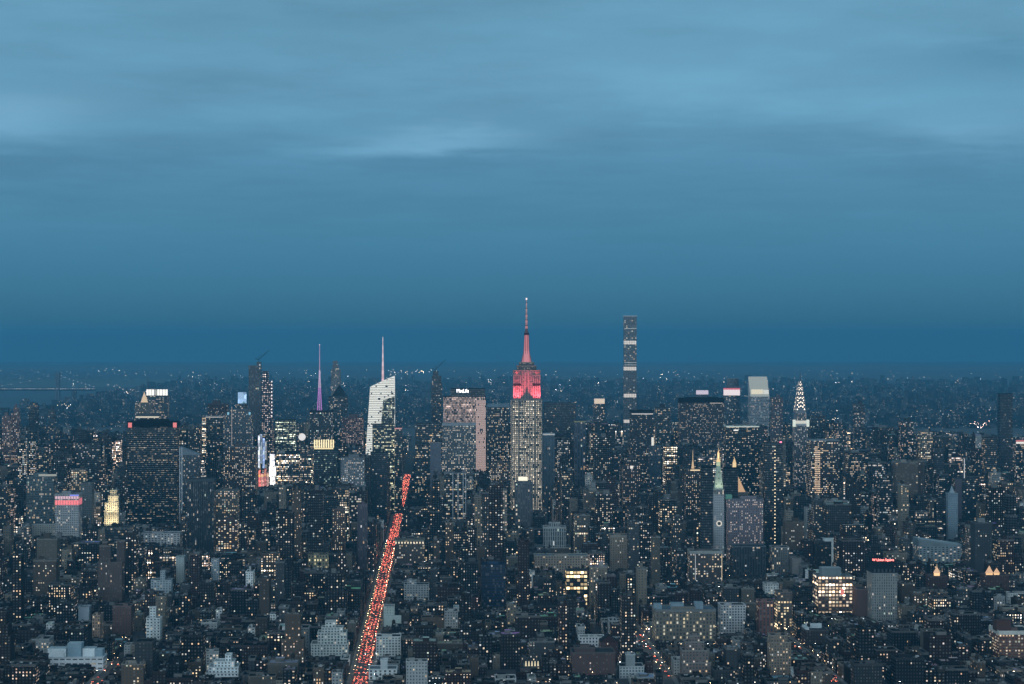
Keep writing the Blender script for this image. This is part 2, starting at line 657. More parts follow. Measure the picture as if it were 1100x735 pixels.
def haze():
    x0, x1, y0, y1, z0, z1 = -23900, 23900, -1450, 45900, -150, 458
    v = [(x, y, z) for z in (z0, z1) for x, y in ((x0, y0), (x1, y0), (x1, y1), (x0, y1))]
    f = [(3, 2, 1, 0), (4, 5, 6, 7), (0, 1, 5, 4), (1, 2, 6, 5), (2, 3, 7, 6), (3, 0, 4, 7)]
    me = bpy.data.meshes.new('haze')
    me.from_pydata(v, [], f)
    m = bpy.data.materials.new('evening_haze')
    m.use_nodes = True
    t = m.node_tree
    t.nodes.clear()
    out = t.nodes.new('ShaderNodeOutputMaterial')
    pv = t.nodes.new('ShaderNodeVolumePrincipled')
    pv.inputs['Color'].default_value = (0.20, 0.68, 0.98, 1)
    pv.inputs['Density'].default_value = HAZE_DENSITY
    pv.inputs['Density Attribute'].default_value = ''
    pv.inputs['Anisotropy'].default_value = 0.55
    t.links.new(pv.outputs[0], out.inputs['Volume'])
    me.materials.append(m)
    o = bpy.data.objects.new('haze', me)
    COL.objects.link(o)
    tag(o, 'pale blue evening haze filling the air over the whole city', 'haze', kind='stuff')
    o.display_type = 'WIRE'


HAZE_DENSITY = 4.3e-5


# ----------------------------------------------------------------- landmark buildings
HEROES = []          # what each landmark covers in the photograph, so that the filler keeps clear of it
FLOODS = []


class Bld:
    def __init__(self, kind, short, label, x0, x1, yt, yv, D, dep, cat='building', group=None):
        self.D, self.dep = D, dep
        span = (x1 - x0) / F_PX * D
        a = ((x0 + x1) / 2 - 550) / F_PX
        side = min(abs(a + THETA) * dep, span * 0.45)
        self.w = span - side
        fx0 = xat(x0, D) if a < -THETA else xat(x1, D) - self.w
        self.cx = fx0 + self.w / 2
        self.z0 = ground(D)
        self.h = zat(yt, D) - self.z0
        self.root = empty(kind, (self.cx, D, self.z0), THETA)
        tag(self.root, label, cat, group)
        self.parts = []
        HEROES.append(dict(x0=x0, x1=x1, yt=yt, yv=yv, D=D, dep=dep, short=short, cx=self.cx, w=self.w, root=self.root))

    def part(self, name, parent=None):
        mb = MB()
        self.parts.append((name, mb, parent))
        return mb

    def X(self, px):
        return xat(px, self.D) - self.cx

    def Z(self, py):
        return zat(py, self.D) - self.z0

    def done(self):
        built = {}
        for name, mb, parent in self.parts:
            if mb.f:
                built[id(mb)] = mb.build(name, built[id(parent)] if parent else self.root)
        return self.root

    def world(self, x, y, z):
        return (self.cx + x * CT - y * ST, self.D + x * ST + y * CT, self.z0 + z)


def flood(b, loc, target, col, power, angle=100, size=1.0):
    """A real floodlight standing on a ledge or roof, aimed at the wall it lights."""
    l = bpy.data.lights.new('floodlight', 'SPOT')
    l.energy, l.color, l.spot_size, l.spot_blend, l.shadow_soft_size = power, col, R(angle), 0.6, size
    o = bpy.data.objects.new('floodlight', l)
    COL.objects.link(o)
    p, q = Vector(b.world(*loc)), Vector(b.world(*target))
    o.location = p
    o.rotation_euler = (q - p).to_track_quat('-Z', 'Y').to_euler()
    FLOODS.append(o)


def bulkhead(mb, x, y, z, w, d, h, wall, roofc=(0.12, 0.12, 0.12)):
    prism(mb, rect(w, d, x, y), z, z + h, wall, roofc=roofc)


def slab(mb, x0, x1, y0, y1, z0, z1, wall, mat=PLAIN, st=1.0, litc=(1, 1, 1), roofc=None, uvs=0.2):
    prism(mb, [(x0, y0), (x1, y0), (x1, y1), (x0, y1)], z0, z1, wall, mat, roofc=roofc, st=st, litc=litc, bottom=True, uvs=uvs)


def H(kind, short, label, x0, x1, yt, yv, D, dep, st, tiers=(), cop=None, roof=(0.12, 0.125, 0.13), mech=True, tank=None, band=0.0, cat='building', top_st=None, tier_st=None, shaft='facade', roof_on=True, mechc=None):
    """A building given by its outline in the photograph and its distance; tiers = narrower upper stages (x0, x1, top)."""
    rs = random.Random(label)
    mean_ = sum(st.wall) / 3
    if D < 4050 and 0.075 < mean_ < 0.45:
        st.wall = tuple(min(0.55, c * 1.45) for c in st.wall)
    st.seed = rs.random()
    b = Bld(kind, short, label, x0, x1, yt, yv, D, dep, cat)
    main_top = b.h if not tiers else b.h
    p = rect(b.w, dep, 0, dep / 2)
    walls(b.part(shaft), p, 0, b.h - 0.3, st)
    cop = cop or lerp(st.wall, (0.4, 0.4, 0.4), 0.25)
    if roof_on:
        parapet_roof(b.part('roof'), p, b.h, cop, roof, band=band)
    b.poly, b.top = p, b.h
    zc, pc = b.h - 0.9, p
    for (tx0, tx1, ty) in tiers:
        tw = (tx1 - tx0) / F_PX * D
        k = min(0.92, tw / b.w) if tw < b.w else 0.95
        kk = max(0.45, k)
        cxl = (b.X(tx0) + b.X(tx1)) / 2
        lim = (b.w * 0.5 if pc is p else (pc[1][0] - pc[0][0]) / 2) - tw / 2 - 0.2
        pcx = (pc[0][0] + pc[1][0]) / 2
        cxl = pcx + max(-max(lim, 0), min(max(lim, 0), cxl - pcx))
        q = rect(tw, min(dep * kk, (pc[2][1] - pc[1][1]) * 0.94), cxl, dep / 2)
        zt = b.Z(ty)
        sb = b.part('setback')
        s2 = (tier_st or st).with_()
        s2.seed = rs.random()
        walls(sb, q, zc, zt - 0.3, s2)
        parapet_roof(b.part('roof'), q, zt, cop, roof)
        pc, zc = q, zt - 0.9
    b.tpoly, b.tz = pc, zc
    tw = pc[1][0] - pc[0][0]
    td = pc[2][1] - pc[1][1]
    pcx, pcy = (pc[0][0] + pc[1][0]) / 2, (pc[0][1] + pc[2][1]) / 2
    if mech and tw > 8:
        mh = min(9.0, max(3.2, b.h * 0.05))
        bulkhead(b.part('bulkhead'), pcx + rs.uniform(-0.15, 0.15) * tw, pcy, zc, tw * rs.uniform(0.25, 0.5), td * rs.uniform(0.3, 0.5), mh, mechc or lerp(st.wall, (0.3, 0.3, 0.3), 0.3))
    if tank is None:
        tank = D < 4000 and st.ww < 0.6 and rs.random() < 0.75
    if tank and tw > 7:
        water_tank(b.part('water_tank'), pcx + rs.choice((-1, 1)) * tw * 0.3, pcy - td * 0.15, zc)
    return b


DARK = lambda **k: Style(wall=(0.020, 0.023, 0.027), bay=3.0, fl=3.9, ww=0.84, wh=0.6, lit=0.15, rown=0.7, st=1.0, glass=0.9).with_(**k)
BRICK = lambda **k: Style(wall=(0.11, 0.066, 0.055), bay=3.5, fl=3.3, ww=0.36, wh=0.5, lit=0.16, rown=0.2, st=1.6).with_(**k)
STONE = lambda **k: Style(wall=(0.25, 0.225, 0.195), bay=3.3, fl=3.6, ww=0.45, wh=0.55, lit=0.2, rown=0.3, st=1.5).with_(**k)
PALE = lambda **k: Style(wall=(0.50, 0.49, 0.46), bay=3.6, fl=3.3, ww=0.42, wh=0.5, lit=0.10, rown=0.2, st=1.4).with_(**k)
OFFICE = lambda **k: Style(wall=(0.10, 0.10, 0.105), bay=2.8, fl=3.9, ww=0.72, wh=0.5, lit=0.32, rown=0.7, st=1.4).with_(**k)
BLUE = lambda **k: Style(wall=(0.07, 0.10, 0.13), bay=2.4, fl=3.9, ww=0.82, wh=0.72, lit=0.10, rown=0.5, st=1.0, glass=0.95).with_(**k)

WARM, YELLOW, COOL, PINK, GREENISH = (1, 0.78, 0.48), (1, 0.72, 0.30), (0.85, 0.95, 1), (1, 0.70, 0.62), (0.86, 1.0, 0.72)
GLASSY = (0.03, 0.035, 0.04)


def mast(b, x, y, z0, z1, r0, r1, wall=(0.25, 0.25, 0.27), mat=PLAIN, st=1.0, litc=(1, 1, 1), name='mast', n=6):
    m = b.part(name)
    bar(m, (x, y, z0), (x, y, z1), r0, wall, mat, st, litc, r1, n)
    return m


def glowbox(b, name, x0, x1, z0, z1, y0, th, col, st, mat=GLOW, uvs=0.2, parent=None):
    m = b.part(name, parent)
    slab(m, x0, x1, y0, y0 + th, z0, z1, (0.03, 0.03, 0.03), mat, st, col, uvs=uvs)
    return m


# ---- far left ------------------------------------------------------------------
b = H('office_tower', 'broad dark slab', 'broad dark slab tower with striped lit floors and a red lamp at each top corner', 137, 193, 453, 565, 4500, 40, DARK(lit=0.22, rown=1.0, st=0.5, jit=0.5, litc=WARM, wh=0.42), mech=False, cop=(0.02, 0.02, 0.02), band=9)
for sx in (-1, 1):
    glowbox(b, 'corner_sign', sx * (b.w / 2 - 4.6) - 3.2, sx * (b.w / 2 - 4.6) + 3.6, b.h - 11, b.h - 2, -1.2, 0.8, (1, 0.24, 0.22), 0.9)
slab(b.part('bulkhead'), -30, 28, 8, 30, b.h - 0.9, b.h + 4, (0.04, 0.04, 0.04))
b.done()

b = H('office_tower', 'gold pyramid tower', 'hazy masonry tower under a small glowing gold pyramid roof, behind the broad dark slab', 145, 165, 433, 450, 5900, 38, STONE(lit=0.25), mech=False)
c = ngon(b.w * 0.28, 4, 0, 19)
c = [(x * 0 + (1 if i in (0, 3) else -1) * 8, 19 + (1 if i < 2 else -1) * 8) for i, (x, y) in enumerate(c)]
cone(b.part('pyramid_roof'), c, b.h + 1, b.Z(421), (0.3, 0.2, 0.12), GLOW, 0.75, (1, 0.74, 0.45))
b.done()

b = H('office_tower', 'lit crown tower', 'distant tower crowned by a row of white lights with a thin mast at its left', 157, 182, 425, 446, 6500, 40, OFFICE(lit=0.2), mech=False)
cr = b.part('lit_crown')
for k in range(8):
    xx = -b.w / 2 + (k + 0.5) * b.w / 8
    slab(cr, xx - b.w / 20, xx + b.w / 20, 1, 3, b.h + 0.3, b.Z(418.5), (0.05, 0.05, 0.05), GLOW, 1.5 if k not in (3,) else 0.5, (1, 0.96, 0.86))
mast(b, -b.w / 2 + 4, 6, b.h - 0.9, b.Z(400), 0.9, 0.3)
b.done()

b = H('office_tower', 'bright cornice block', 'dim block with one bright light line below its roof, above the broad dark slab', 146, 173, 445, 454, 5400, 40, OFFICE(lit=0.25), mech=False, band=3)
glowbox(b, 'light_band', -b.w / 2, b.w / 2, b.h - 8, b.h - 5, -1.0, 0.6, (1, 0.88, 0.66), 0.8)
b.done()

H('apartment_building', 'pinkish twin at left edge', 'pinkish apartment tower with an orange glow on its top, at the far left edge', 2, 12, 447, 500, 5600, 22, STONE(wall=(0.28, 0.20, 0.19), lit=0.3, litc=PINK)).done()
b = H('apartment_building', 'taller pinkish tower', 'slightly taller pinkish apartment tower with stepped top near the left edge', 12, 22, 444, 500, 5650, 24, STONE(wall=(0.28, 0.20, 0.19), lit=0.3, litc=PINK), [(14, 19, 438)])
b.done()
b = H('apartment_building', 'dark round-topped tower', 'dark slim tower with rounded top rising over the left skyline', 31, 42, 437, 476, 5800, 24, DARK(lit=0.05), [(32, 41, 435), (34, 39, 433)], mech=False)
b.done()
H('apartment_building', 'blue slim tower', 'dark blue slim tower right of the round-topped one', 52, 60, 440, 476, 6100, 22, BLUE(lit=0.06)).done()
H('apartment_building', 'left bright-window tower', 'left one of two dark towers spangled with very bright white windows', 19, 29, 476, 514, 5000, 20, DARK(lit=0.5, st=1.6, rown=0.3, ww=0.6, wh=0.5, litc=COOL)).done()
H('apartment_building', 'right bright-window tower', 'right one of two dark towers spangled with very bright white windows', 31, 39, 474, 514, 5050, 20, DARK(lit=0.45, st=1.6, rown=0.3, ww=0.6, wh=0.5, litc=COOL)).done()

b = H('office_tower', 'teal glass block', 'wide teal glass office block on a pale podium, left of the red-topped tower', 28, 62, 512, 563, 4000, 40, BLUE(wall=(0.13, 0.17, 0.18), lit=0.10, st=0.8), cop=(0.22, 0.25, 0.26))
pd = b.part('podium')
pw = b.w + 6
walls(pd, rect(pw, 60, 0, 24), 0, b.Z(563), PALE(lit=0.05, ww=0.3))
parapet_roof(pd, rect(pw, 60, 0, 24), b.Z(563) + 0.3, (0.5, 0.52, 0.52), (0.3, 0.32, 0.33))
glowbox(b, 'roof_lights', b.X(41), b.X(60), b.h + 0.3, b.h + 3.5, 3, 3, (0.95, 0.95, 0.80), 0.35)
b.done()

b = H('hotel', 'red-topped tower', 'grey gridded tower washed in red and blue light along its top storeys', 59, 88, 531, 577, 3900, 34, STONE(wall=(0.50, 0.50, 0.50), bay=3.0, ww=0.5, lit=0.1), mech=True, tank=False)
cr = b.part('lit_crown')
for k in range(9):
    xx = -b.w / 2 + (k + 0.5) * b.w / 9
    slab(cr, xx - b.w / 22, xx + b.w / 22, -0.8, -0.25, b.Z(542.5), b.Z(537.5), (0.05, 0.05, 0.05), GLOW, 1.1, (1, 0.22, 0.24))
    slab(cr, xx - b.w / 24, xx + b.w / 24, -0.8, -0.25, b.Z(536), b.Z(533.3), (0.05, 0.05, 0.05), GLOW, 0.8, (1, 0.62, 0.72))
slab(cr, b.w * 0.12, b.w / 2, -0.9, -0.85, b.Z(533), b.Z(531.6), (0.05, 0.05, 0.05), GLOW, 0.9, (0.25, 0.30, 1))
slab(cr, b.w / 2 + 0.2, b.w / 2 + 0.9, 2, 30, b.Z(542.5), b.Z(536), (0.05, 0.05, 0.05), GLOW, 0.7, (1, 0.22, 0.26))
b.done()

b = H('hotel', 'floodlit cream tower', 'stepped cream tower floodlit bright yellow white, standing left of the broad dark slab', 112, 129, 549, 567, 4250, 24, STONE(wall=(0.60, 0.56, 0.46), lit=0.06, bay=3.4, ww=0.5, wh=0.6), [(113.5, 128, 540), (116, 126.5, 533), (117.5, 124.5, 527)], mech=False, roof=(0.5, 0.46, 0.36), tank=False)
for px, py, py2, e in ((116, 566, 545, 1.0), (125, 566, 545, 1.0), (117, 551, 536, .8), (125, 551, 536, .8), (121, 541, 528, .8)):
    flood(b, (b.X(px), -16, b.Z(py)), (b.X(px), 4, b.Z(py2)), (1, 0.86, 0.60), 0.34e5 * e, 110)
b.done()

b = H('office_tower', 'vertical-lined dark tower', 'dark glass tower ruled with thin vertical lines, right of the broad dark slab', 201, 232, 515, 592, 3900, 38, DARK(wall=(0.05, 0.055, 0.06), ww=0.6, wh=0.95, lit=0.05, st=0.9), mech=False, cop=(0.16, 0.18, 0.19), band=2)
fin = b.part('fin')
for k in range(12):
    xx = -b.w / 2 + (k + 0.0) * b.w / 11
    slab(fin, xx - 0.3, xx + 0.3, -0.7, -0.02, 0, b.h - 4, (0.13, 0.14, 0.15))
b.done()

b = H('office_tower', 'sloping white-edged slab', 'blue grey slab with sloping roof and white vertical edge strips beside the broad dark slab', 193, 216, 489, 530, 4450, 30, BLUE(wall=(0.09, 0.11, 0.13), lit=0.1), mech=False, roof_on=False)
q = b.part('sloping_roof')
prism(q, b.poly, b.h - 0.2, b.h, (0.3, 0.33, 0.36), ztop=[b.Z(480), b.h + 1, b.h + 1, b.Z(480)], roofc=(0.34, 0.37, 0.4))
ed = b.part('edge_strip')
for xx in (-b.w / 2, -b.w / 2 + 4):
    slab(ed, xx - 0.5, xx + 0.9, -0.8, -0.03, 0, b.Z(481), (0.6, 0.62, 0.64))
b.done()

H('office_tower', 'low windowed block', 'pale block with warm windows behind the vertical-lined dark tower', 232, 257, 527, 560, 4100, 32, STONE(lit=0.35, litc=WARM, st=1.5), cop=(0.3, 0.3, 0.3)).done()
H('loft_building', 'warm brick loft', 'brown brick loft with rows of warm lit windows, right of the vertical-lined dark tower', 234, 257, 558, 594, 3800, 36, BRICK(lit=0.45, litc=YELLOW, st=1.8, bay=4.2, ww=0.55), cop=(0.2, 0.17, 0.15)).done()

# ---- left of centre ---------------------------------------------------------------
def crane(b, x, y, z, up, reach, rise, wall=(0.10, 0.10, 0.11)):
    m = b.part('crane')
    for dx_, dy_ in ((-0.9, -0.9), (0.9, -0.9), (0.9, 0.9), (-0.9, 0.9)):
        bar(m, (x + dx_, y + dy_, z), (x + dx_, y + dy_, z + up), 0.3, wall)
    k = 0
    while k * 4 < up - 4:
        bar(m, (x - 0.9, y - 0.9, z + k * 4), (x + 0.9, y - 0.9, z + k * 4 + 4), 0.2, wall)
        k += 1
    j = b.part('jib', m)
    tip = (x + reach, y, z + up + rise)
    bar(j, (x, y - 0.9, z + up), tip, 0.5, wall, r2=0.25)
    bar(j, (x, y + 0.9, z + up + 2), tip, 0.4, wall, r2=0.25)
    s = -1 if reach > 0 else 1
    bar(j, (x, y, z + up), (x + s * abs(reach) * 0.3, y, z + up + 2.5), 0.7, wall)
    bar(j, (x + s * abs(reach) * 0.3, y, z + up + 2.5), (x, y, z + up + 8), 0.2, wall)
    bar(j, (x, y, z + up), (x, y, z + up + 8), 0.3, wall)
    bar(j, (x, y, z + up + 8), (x + reach * 0.7, y, z + up + rise * 0.72), 0.15, wall)


b = H('office_tower', 'tall grey unfinished tower', 'tall grey tower still being built, with a crane reaching right from its roof', 267, 281, 393, 450, 5600, 30, OFFICE(wall=(0.20, 0.21, 0.23), ww=0.6, wh=0.9, bay=4.0, lit=0.03), [(276, 280.5, 389)], mech=False)
crane(b, b.w * 0.3, 15, b.Z(389) - 1, 6, 26, 24)
b.done()

b = H('hotel', 'dotted white tower', 'tower outlined and dotted with bright pink-white lights, hard against the unfinished grey tower', 281, 293, 410, 450, 5450, 26, DARK(wall=(0.10, 0.09, 0.11), lit=0.55, st=1.3, ww=0.5, wh=0.45, bay=4, fl=4.4, rown=0.1, jit=0.3, litc=(1, 0.80, 0.76)), [(281.5, 288, 399)], mech=False)
for k in range(11):
    el = b.part('edge_light')
    zz = b.Z(447) + (b.h - b.Z(447)) * k / 10
    slab(el, b.w / 2 - 1.2, b.w / 2 + 0.5, -1.2, -0.2, zz - 1.2, zz + 1.2, (0.05, 0.05, 0.05), GLOW, 2.0, (1, 0.92, 0.95))
b.done()

b = H('office_tower', 'blue screen block', 'dark block with a pale blue lit screen on its roof, left of the unfinished tower', 255, 266, 434, 447, 5500, 26, DARK(lit=0.1), mech=False)
glowbox(b, 'roof_screen', -b.w / 2 + 1, b.w / 2 - 1, b.h + 1, b.Z(421.5), 2, 2, (0.40, 0.66, 1.0), 1.1, SCREEN, 0.09)
b.done()
H('office_tower', 'reddish flat block', 'dark reddish block with a flat roof left of the blue screen', 223, 246, 434, 447, 5900, 34, BRICK(lit=0.2, litc=PINK)).done()
b = H('office_tower', 'bright-edged block', 'dark block whose left edge is a bright column of lit windows', 217, 242, 447, 492, 5200, 30, DARK(lit=0.12), mech=False, cop=(0.3, 0.3, 0.32))
e = b.part('stair_windows')
walls(e, rect(8.5, 3, -b.w / 2 + 4.5, -1.2), 0, b.h - 3, OFFICE(lit=0.85, st=1.4, bay=2.8, litc=WARM, wall=(0.16, 0.16, 0.16)))
prism(e, rect(8.5, 3, -b.w / 2 + 4.5, -1.2), b.h - 3, b.h - 2.5, (0.2, 0.2, 0.2))
glowbox(b, 'light_band', -b.w / 2 + 8, b.w / 2 - 2, b.h - 3, b.h - 1.9, -0.9, 0.4, (1, 0.93, 0.85), 0.8)
b.done()

b = H('office_tower', 'masted glass tower', 'grey glass screen-walled tower with a slender pale mast line rising up its middle', 240, 272, 446, 500, 5100, 36, BLUE(wall=(0.16, 0.18, 0.20), lit=0.16, ww=0.66, wh=0.6), [(245, 268, 440)], mech=False)
mast(b, b.X(249), -1.5, b.Z(520), b.Z(437), 0.55, 0.5, (0.62, 0.62, 0.62), GLOW, 0.45, (1, 0.85, 0.8))
for px in (245, 268):
    glowbox(b, 'roof_lamp', b.X(px) - 2, b.X(px) + 2, b.h + 0.5, b.h + 6, 1, 2, (0.35, 0.75, 1), 0.7)
b.done()
H('office_tower', 'brown lattice block', 'brownish office block full of small windows below the slender mast line', 240, 276, 480, 528, 4800, 36, STONE(wall=(0.17, 0.13, 0.12), lit=0.32, litc=WARM, ww=0.4), cop=(0.3, 0.3, 0.32)).done()

b = H('billboard_tower', 'blue and red screen tower', 'slim tower of glowing screens, white and blue above, red at its foot', 277, 287, 466, 523, 5200, 20, DARK(lit=0.2), mech=False, cat='tower')
for fx0, fx1, pa, pb, cc, st__, dy_ in ((0.02, 0.22, 503, 468, (0.80, 0.88, 1.0), 1.4, 0.0), (0.27, 0.50, 498, 466.5, (0.55, 0.72, 1.0), 0.55, -0.5), (0.55, 0.78, 503, 471, (0.40, 0.58, 1.0), 1.1, 0.0), (0.83, 0.99, 494, 474, (0.80, 0.85, 1.0), 0.6, -0.4)):
    glowbox(b, 'tall_screen', -b.w / 2 + fx0 * b.w, -b.w / 2 + fx1 * b.w, b.Z(pa), b.Z(pb), -1.2 + dy_, 1, cc, st__, SCREEN, 0.22)
for fx0, fx1, pa, pb, cc, st__ in ((0.0, 0.33, 523, 505, (1.0, 0.20, 0.15), 1.5), (0.36, 0.68, 523, 509, (1.0, 0.42, 0.34), 1.0), (0.70, 1.0, 522, 503.5, (1.0, 0.30, 0.26), 0.7)):
    glowbox(b, 'red_screen', -b.w / 2 + fx0 * b.w, -b.w / 2 + fx1 * b.w, b.Z(pa), b.Z(pb), -1.7, 1, cc, st__, SCREEN, 0.3)
b.done()
b = H('billboard_tower', 'white glare screen', 'dark tower front covered by dazzling stacked white screens, right of the red-footed screens', 288, 298, 484, 523, 5150, 16, DARK(lit=0.3), mech=False, cat='tower')
for fx0, fx1, pa, pb, cc, st__ in ((0.20, 0.72, 501, 488, (0.92, 0.92, 1.0), 2.2), (0.12, 0.88, 512, 501.5, (1.0, 0.96, 0.92), 2.6), (0.22, 0.80, 523, 512.5, (1.0, 0.93, 0.88), 2.2)):
    glowbox(b, 'white_screen', -b.w / 2 + fx0 * b.w, -b.w / 2 + fx1 * b.w, b.Z(pa), b.Z(pb), -1.3, 1, cc, st__, SCREEN, 0.2)
glowbox(b, 'side_screen', -b.w / 2 - 2.5, -b.w / 2 + 1.4, b.Z(523), b.Z(508), -2.4, 1, (1.0, 0.55, 0.46), 0.8, SCREEN, 0.3)
b.done()

H('office_tower', 'yellow-green floored block', 'flat-topped office block glowing with yellow green floors behind the dazzling screen', 296, 318, 451, 484, 5450, 32, OFFICE(lit=0.62, rown=0.6, litc=GREENISH, jit=0.25, st=0.9), mech=False, cop=(0.10, 0.12, 0.14), band=1).done()
b = H('office_tower', 'broad warm block', 'broad office block packed with warm lit windows, right of the dazzling white screen', 297, 337, 488, 521, 4950, 40, OFFICE(lit=0.62, rown=0.5, litc=WARM, st=1.2, ww=0.6), mech=False)
slab(b.part('bulkhead'), -20, 10, 10, 30, b.h - 0.9, b.h + 6, (0.05, 0.05, 0.06))
b.done()
b = H('office_tower', 'disc-topped block', 'small dark block topped by a glowing white disc sign', 318, 331, 478, 500, 5000, 24, DARK(lit=0.4, litc=WARM), mech=False)
dsc = b.part('disc_sign')
zc_ = b.Z(469.5)
pts = [(7.5 * math.cos(2 * math.pi * i / 20), 7.5 * math.sin(2 * math.pi * i / 20)) for i in range(20)]
dsc.face([(x + 0.5, -0.6, zc_ + z) for x, z in pts], GLOW, litc=(1, 0.95, 0.93), p1=(0, 0, 0, 0.9))
dsc.face([(x + 0.5, 0.6, zc_ + z) for x, z in reversed(pts)], GLOW, litc=(1, 0.95, 0.93), p1=(0, 0, 0, 0.9))
for i in range(20):
    j = (i + 1) % 20
    dsc.face([(pts[i][0] + .5, .6, zc_ + pts[i][1]), (pts[j][0] + .5, .6, zc_ + pts[j][1]), (pts[j][0] + .5, -.6, zc_ + pts[j][1]), (pts[i][0] + .5, -.6, zc_ + pts[i][1])], GLOW, litc=(1, 0.95, 0.93), p1=(0, 0, 0, 0.9))
bar(b.part('sign_post'), (0.5, 0.9, b.h - 1), (0.5, 0.9, zc_), 0.5, (0.1, 0.1, 0.1))
b.done()

b = H('office_tower', 'purple-antenna tower', 'office tower with a colonnade of yellow light and a purple lit lattice antenna on top', 333, 358, 441, 487, 5350, 40, OFFICE(lit=0.3, litc=COOL, ww=0.55), mech=False, cop=(0.06, 0.06, 0.07), band=4)
co = b.part('lit_colonnade')
for k in range(9):
    xx = b.X(338) + (b.X(358) - b.X(338)) * k / 8
    slab(co, xx - 1.4, xx + 1.4, -1.6, -0.6, b.Z(481), b.Z(472.5), (0.05, 0.05, 0.05), GLOW, 1.5, (1, 0.82, 0.45))
glowbox(b, 'light_band', b.X(338) - 1, b.X(358), b.Z(482.6), b.Z(481.2), -2.2, 1.6, (1, 0.80, 0.42), 1.2)
an = b.part('antenna')
ax = b.X(343)
z0, zm, z1 = b.h - 1, b.Z(398), b.Z(371)
for k in range(16):
    ta, tb = k / 16, (k + 1) / 16
    za, zb = z0 + (zm - z0) * ta, z0 + (zm - z0) * tb
    ra, rb = 3.9 * (1 - ta) ** 1.2 + 0.9, 3.9 * (1 - tb) ** 1.2 + 0.9
    for sx in (-1, 1):
        bar(an, (ax + sx * ra, 14 - ra, za), (ax + sx * rb, 14 - rb, zb), 0.75, (0.2, 0.2, 0.2), GLOW, 0.85, (0.72, 0.24, 0.85) if k < 9 else (0.75, 0.55, 0.78))
        bar(an, (ax + sx * ra, 14 - ra, za), (ax - sx * rb, 14 - rb, zb), 0.5, (0.2, 0.2, 0.2), GLOW, 0.7, (0.55, 0.32, 0.75) if k < 9 else (0.75, 0.60, 0.78))
        bar(an, (ax + sx * ra, 14 + ra, za), (ax + sx * rb, 14 + rb, zb), 0.4, (0.2, 0.2, 0.2), GLOW, 0.40, (0.62, 0.32, 0.80))
bar(an, (ax, 14, z0), (ax, 14, zm), 0.9, (0.2, 0.2, 0.2), GLOW, 0.6, (0.75, 0.35, 0.85), 0.7)
bar(an, (ax, 14, zm), (ax, 14, z1), 1.1, (0.3, 0.3, 0.3), GLOW, 0.5, (0.95, 0.55, 0.82), 0.7)
glowbox(b, 'warning_light', ax - 0.7, ax + 0.7, z1, z1 + 2, 13, 1.4, (1, 0.7, 0.7), 1.5)
b.done()

b = H('apartment_building', 'pale hazy knobbed tower', 'pale hazy tower with a dark knob on its top, right of the purple antenna', 355.5, 366, 397, 422, 6700, 26, OFFICE(wall=(0.3, 0.3, 0.3), lit=0.1), [(357, 364, 392), (357.5, 362.5, 388)], mech=False)
b.done()
b = H('office_tower', 'dark sloping-roofed tower', 'dark tower with a pyramidal sloping roof right of the purple antenna', 353, 374, 426, 445, 6300, 36, DARK(lit=0.12), mech=False)
cone(b.part('pyramid_roof'), rect(b.w * 0.8, 30, 3, 18), b.h + 0.3, b.Z(413), (0.06, 0.07, 0.08))
b.done()
H('office_tower', 'green-speckled dark tower', 'dark tower speckled with dim green lights below the yellow colonnade', 337, 363, 484, 523, 4800, 34, DARK(lit=0.10, litc=(0.6, 1, 0.8), jit=0.3, rown=0.2), mech=False, cop=(0.06, 0.10, 0.11)).done()
H('office_tower', 'pink-windowed block', 'block with close rows of pinkish windows left of the white slanted tower', 367, 391, 449, 478, 5500, 34, BRICK(wall=(0.20, 0.14, 0.14), lit=0.5, litc=PINK, jit=0.3, st=1.1)).done()
H('loft_building', 'pale square block', 'pale grey square block with scattered bright windows below the pink-windowed block', 366, 392, 492, 520, 4500, 34, STONE(wall=(0.30, 0.31, 0.32), lit=0.4, litc=COOL, st=1.1)).done()

# ---- the white slanted tower with the spire ----------------------------------------------
b = Bld('skyscraper', 'white slanted tower', 'crystalline white lit tower with slanted top and tall pink-white spire', 389, 424, 404, 490, 5270, 50)
zl, zr = b.Z(416), b.Z(404)
zb = 0
wl = OFFICE(wall=(0.20, 0.22, 0.22), ww=1.0, wh=0.74, lit=0.98, rown=0.15, litc=(1.0, 1.0, 0.90), jit=0.08, st=0.82, bay=2.5)
dkst = DARK(wall=(0.06, 0.07, 0.07), lit=0.35, rown=0.8, litc=GREENISH, jit=0.4, wh=0.5)
x_l0, x_l1, x_rt = b.X(389), b.X(397.5), b.X(424)
fold_t, fold_b = b.X(415), b.X(402)
zf = b.Z(408)
fl = 4.2
ft = b.part('lit_facet')


def quad_wall(mb, pts, st):
    """A facade on an arbitrary upright quadrilateral."""
    ref = pts[0]
    uv = []
    for p in pts:
        uv.append((math.hypot(p[0] - ref[0], p[1] - ref[1]) / st.bay * (1 if p[0] >= ref[0] else -1), (p[2]) / st.fl))
    mb.face(pts, FAC, st.wall, uv, (st.seed, st.lit, st.rown, st.st), (st.ww, st.wh, st.jit, st.glass), st.litc)


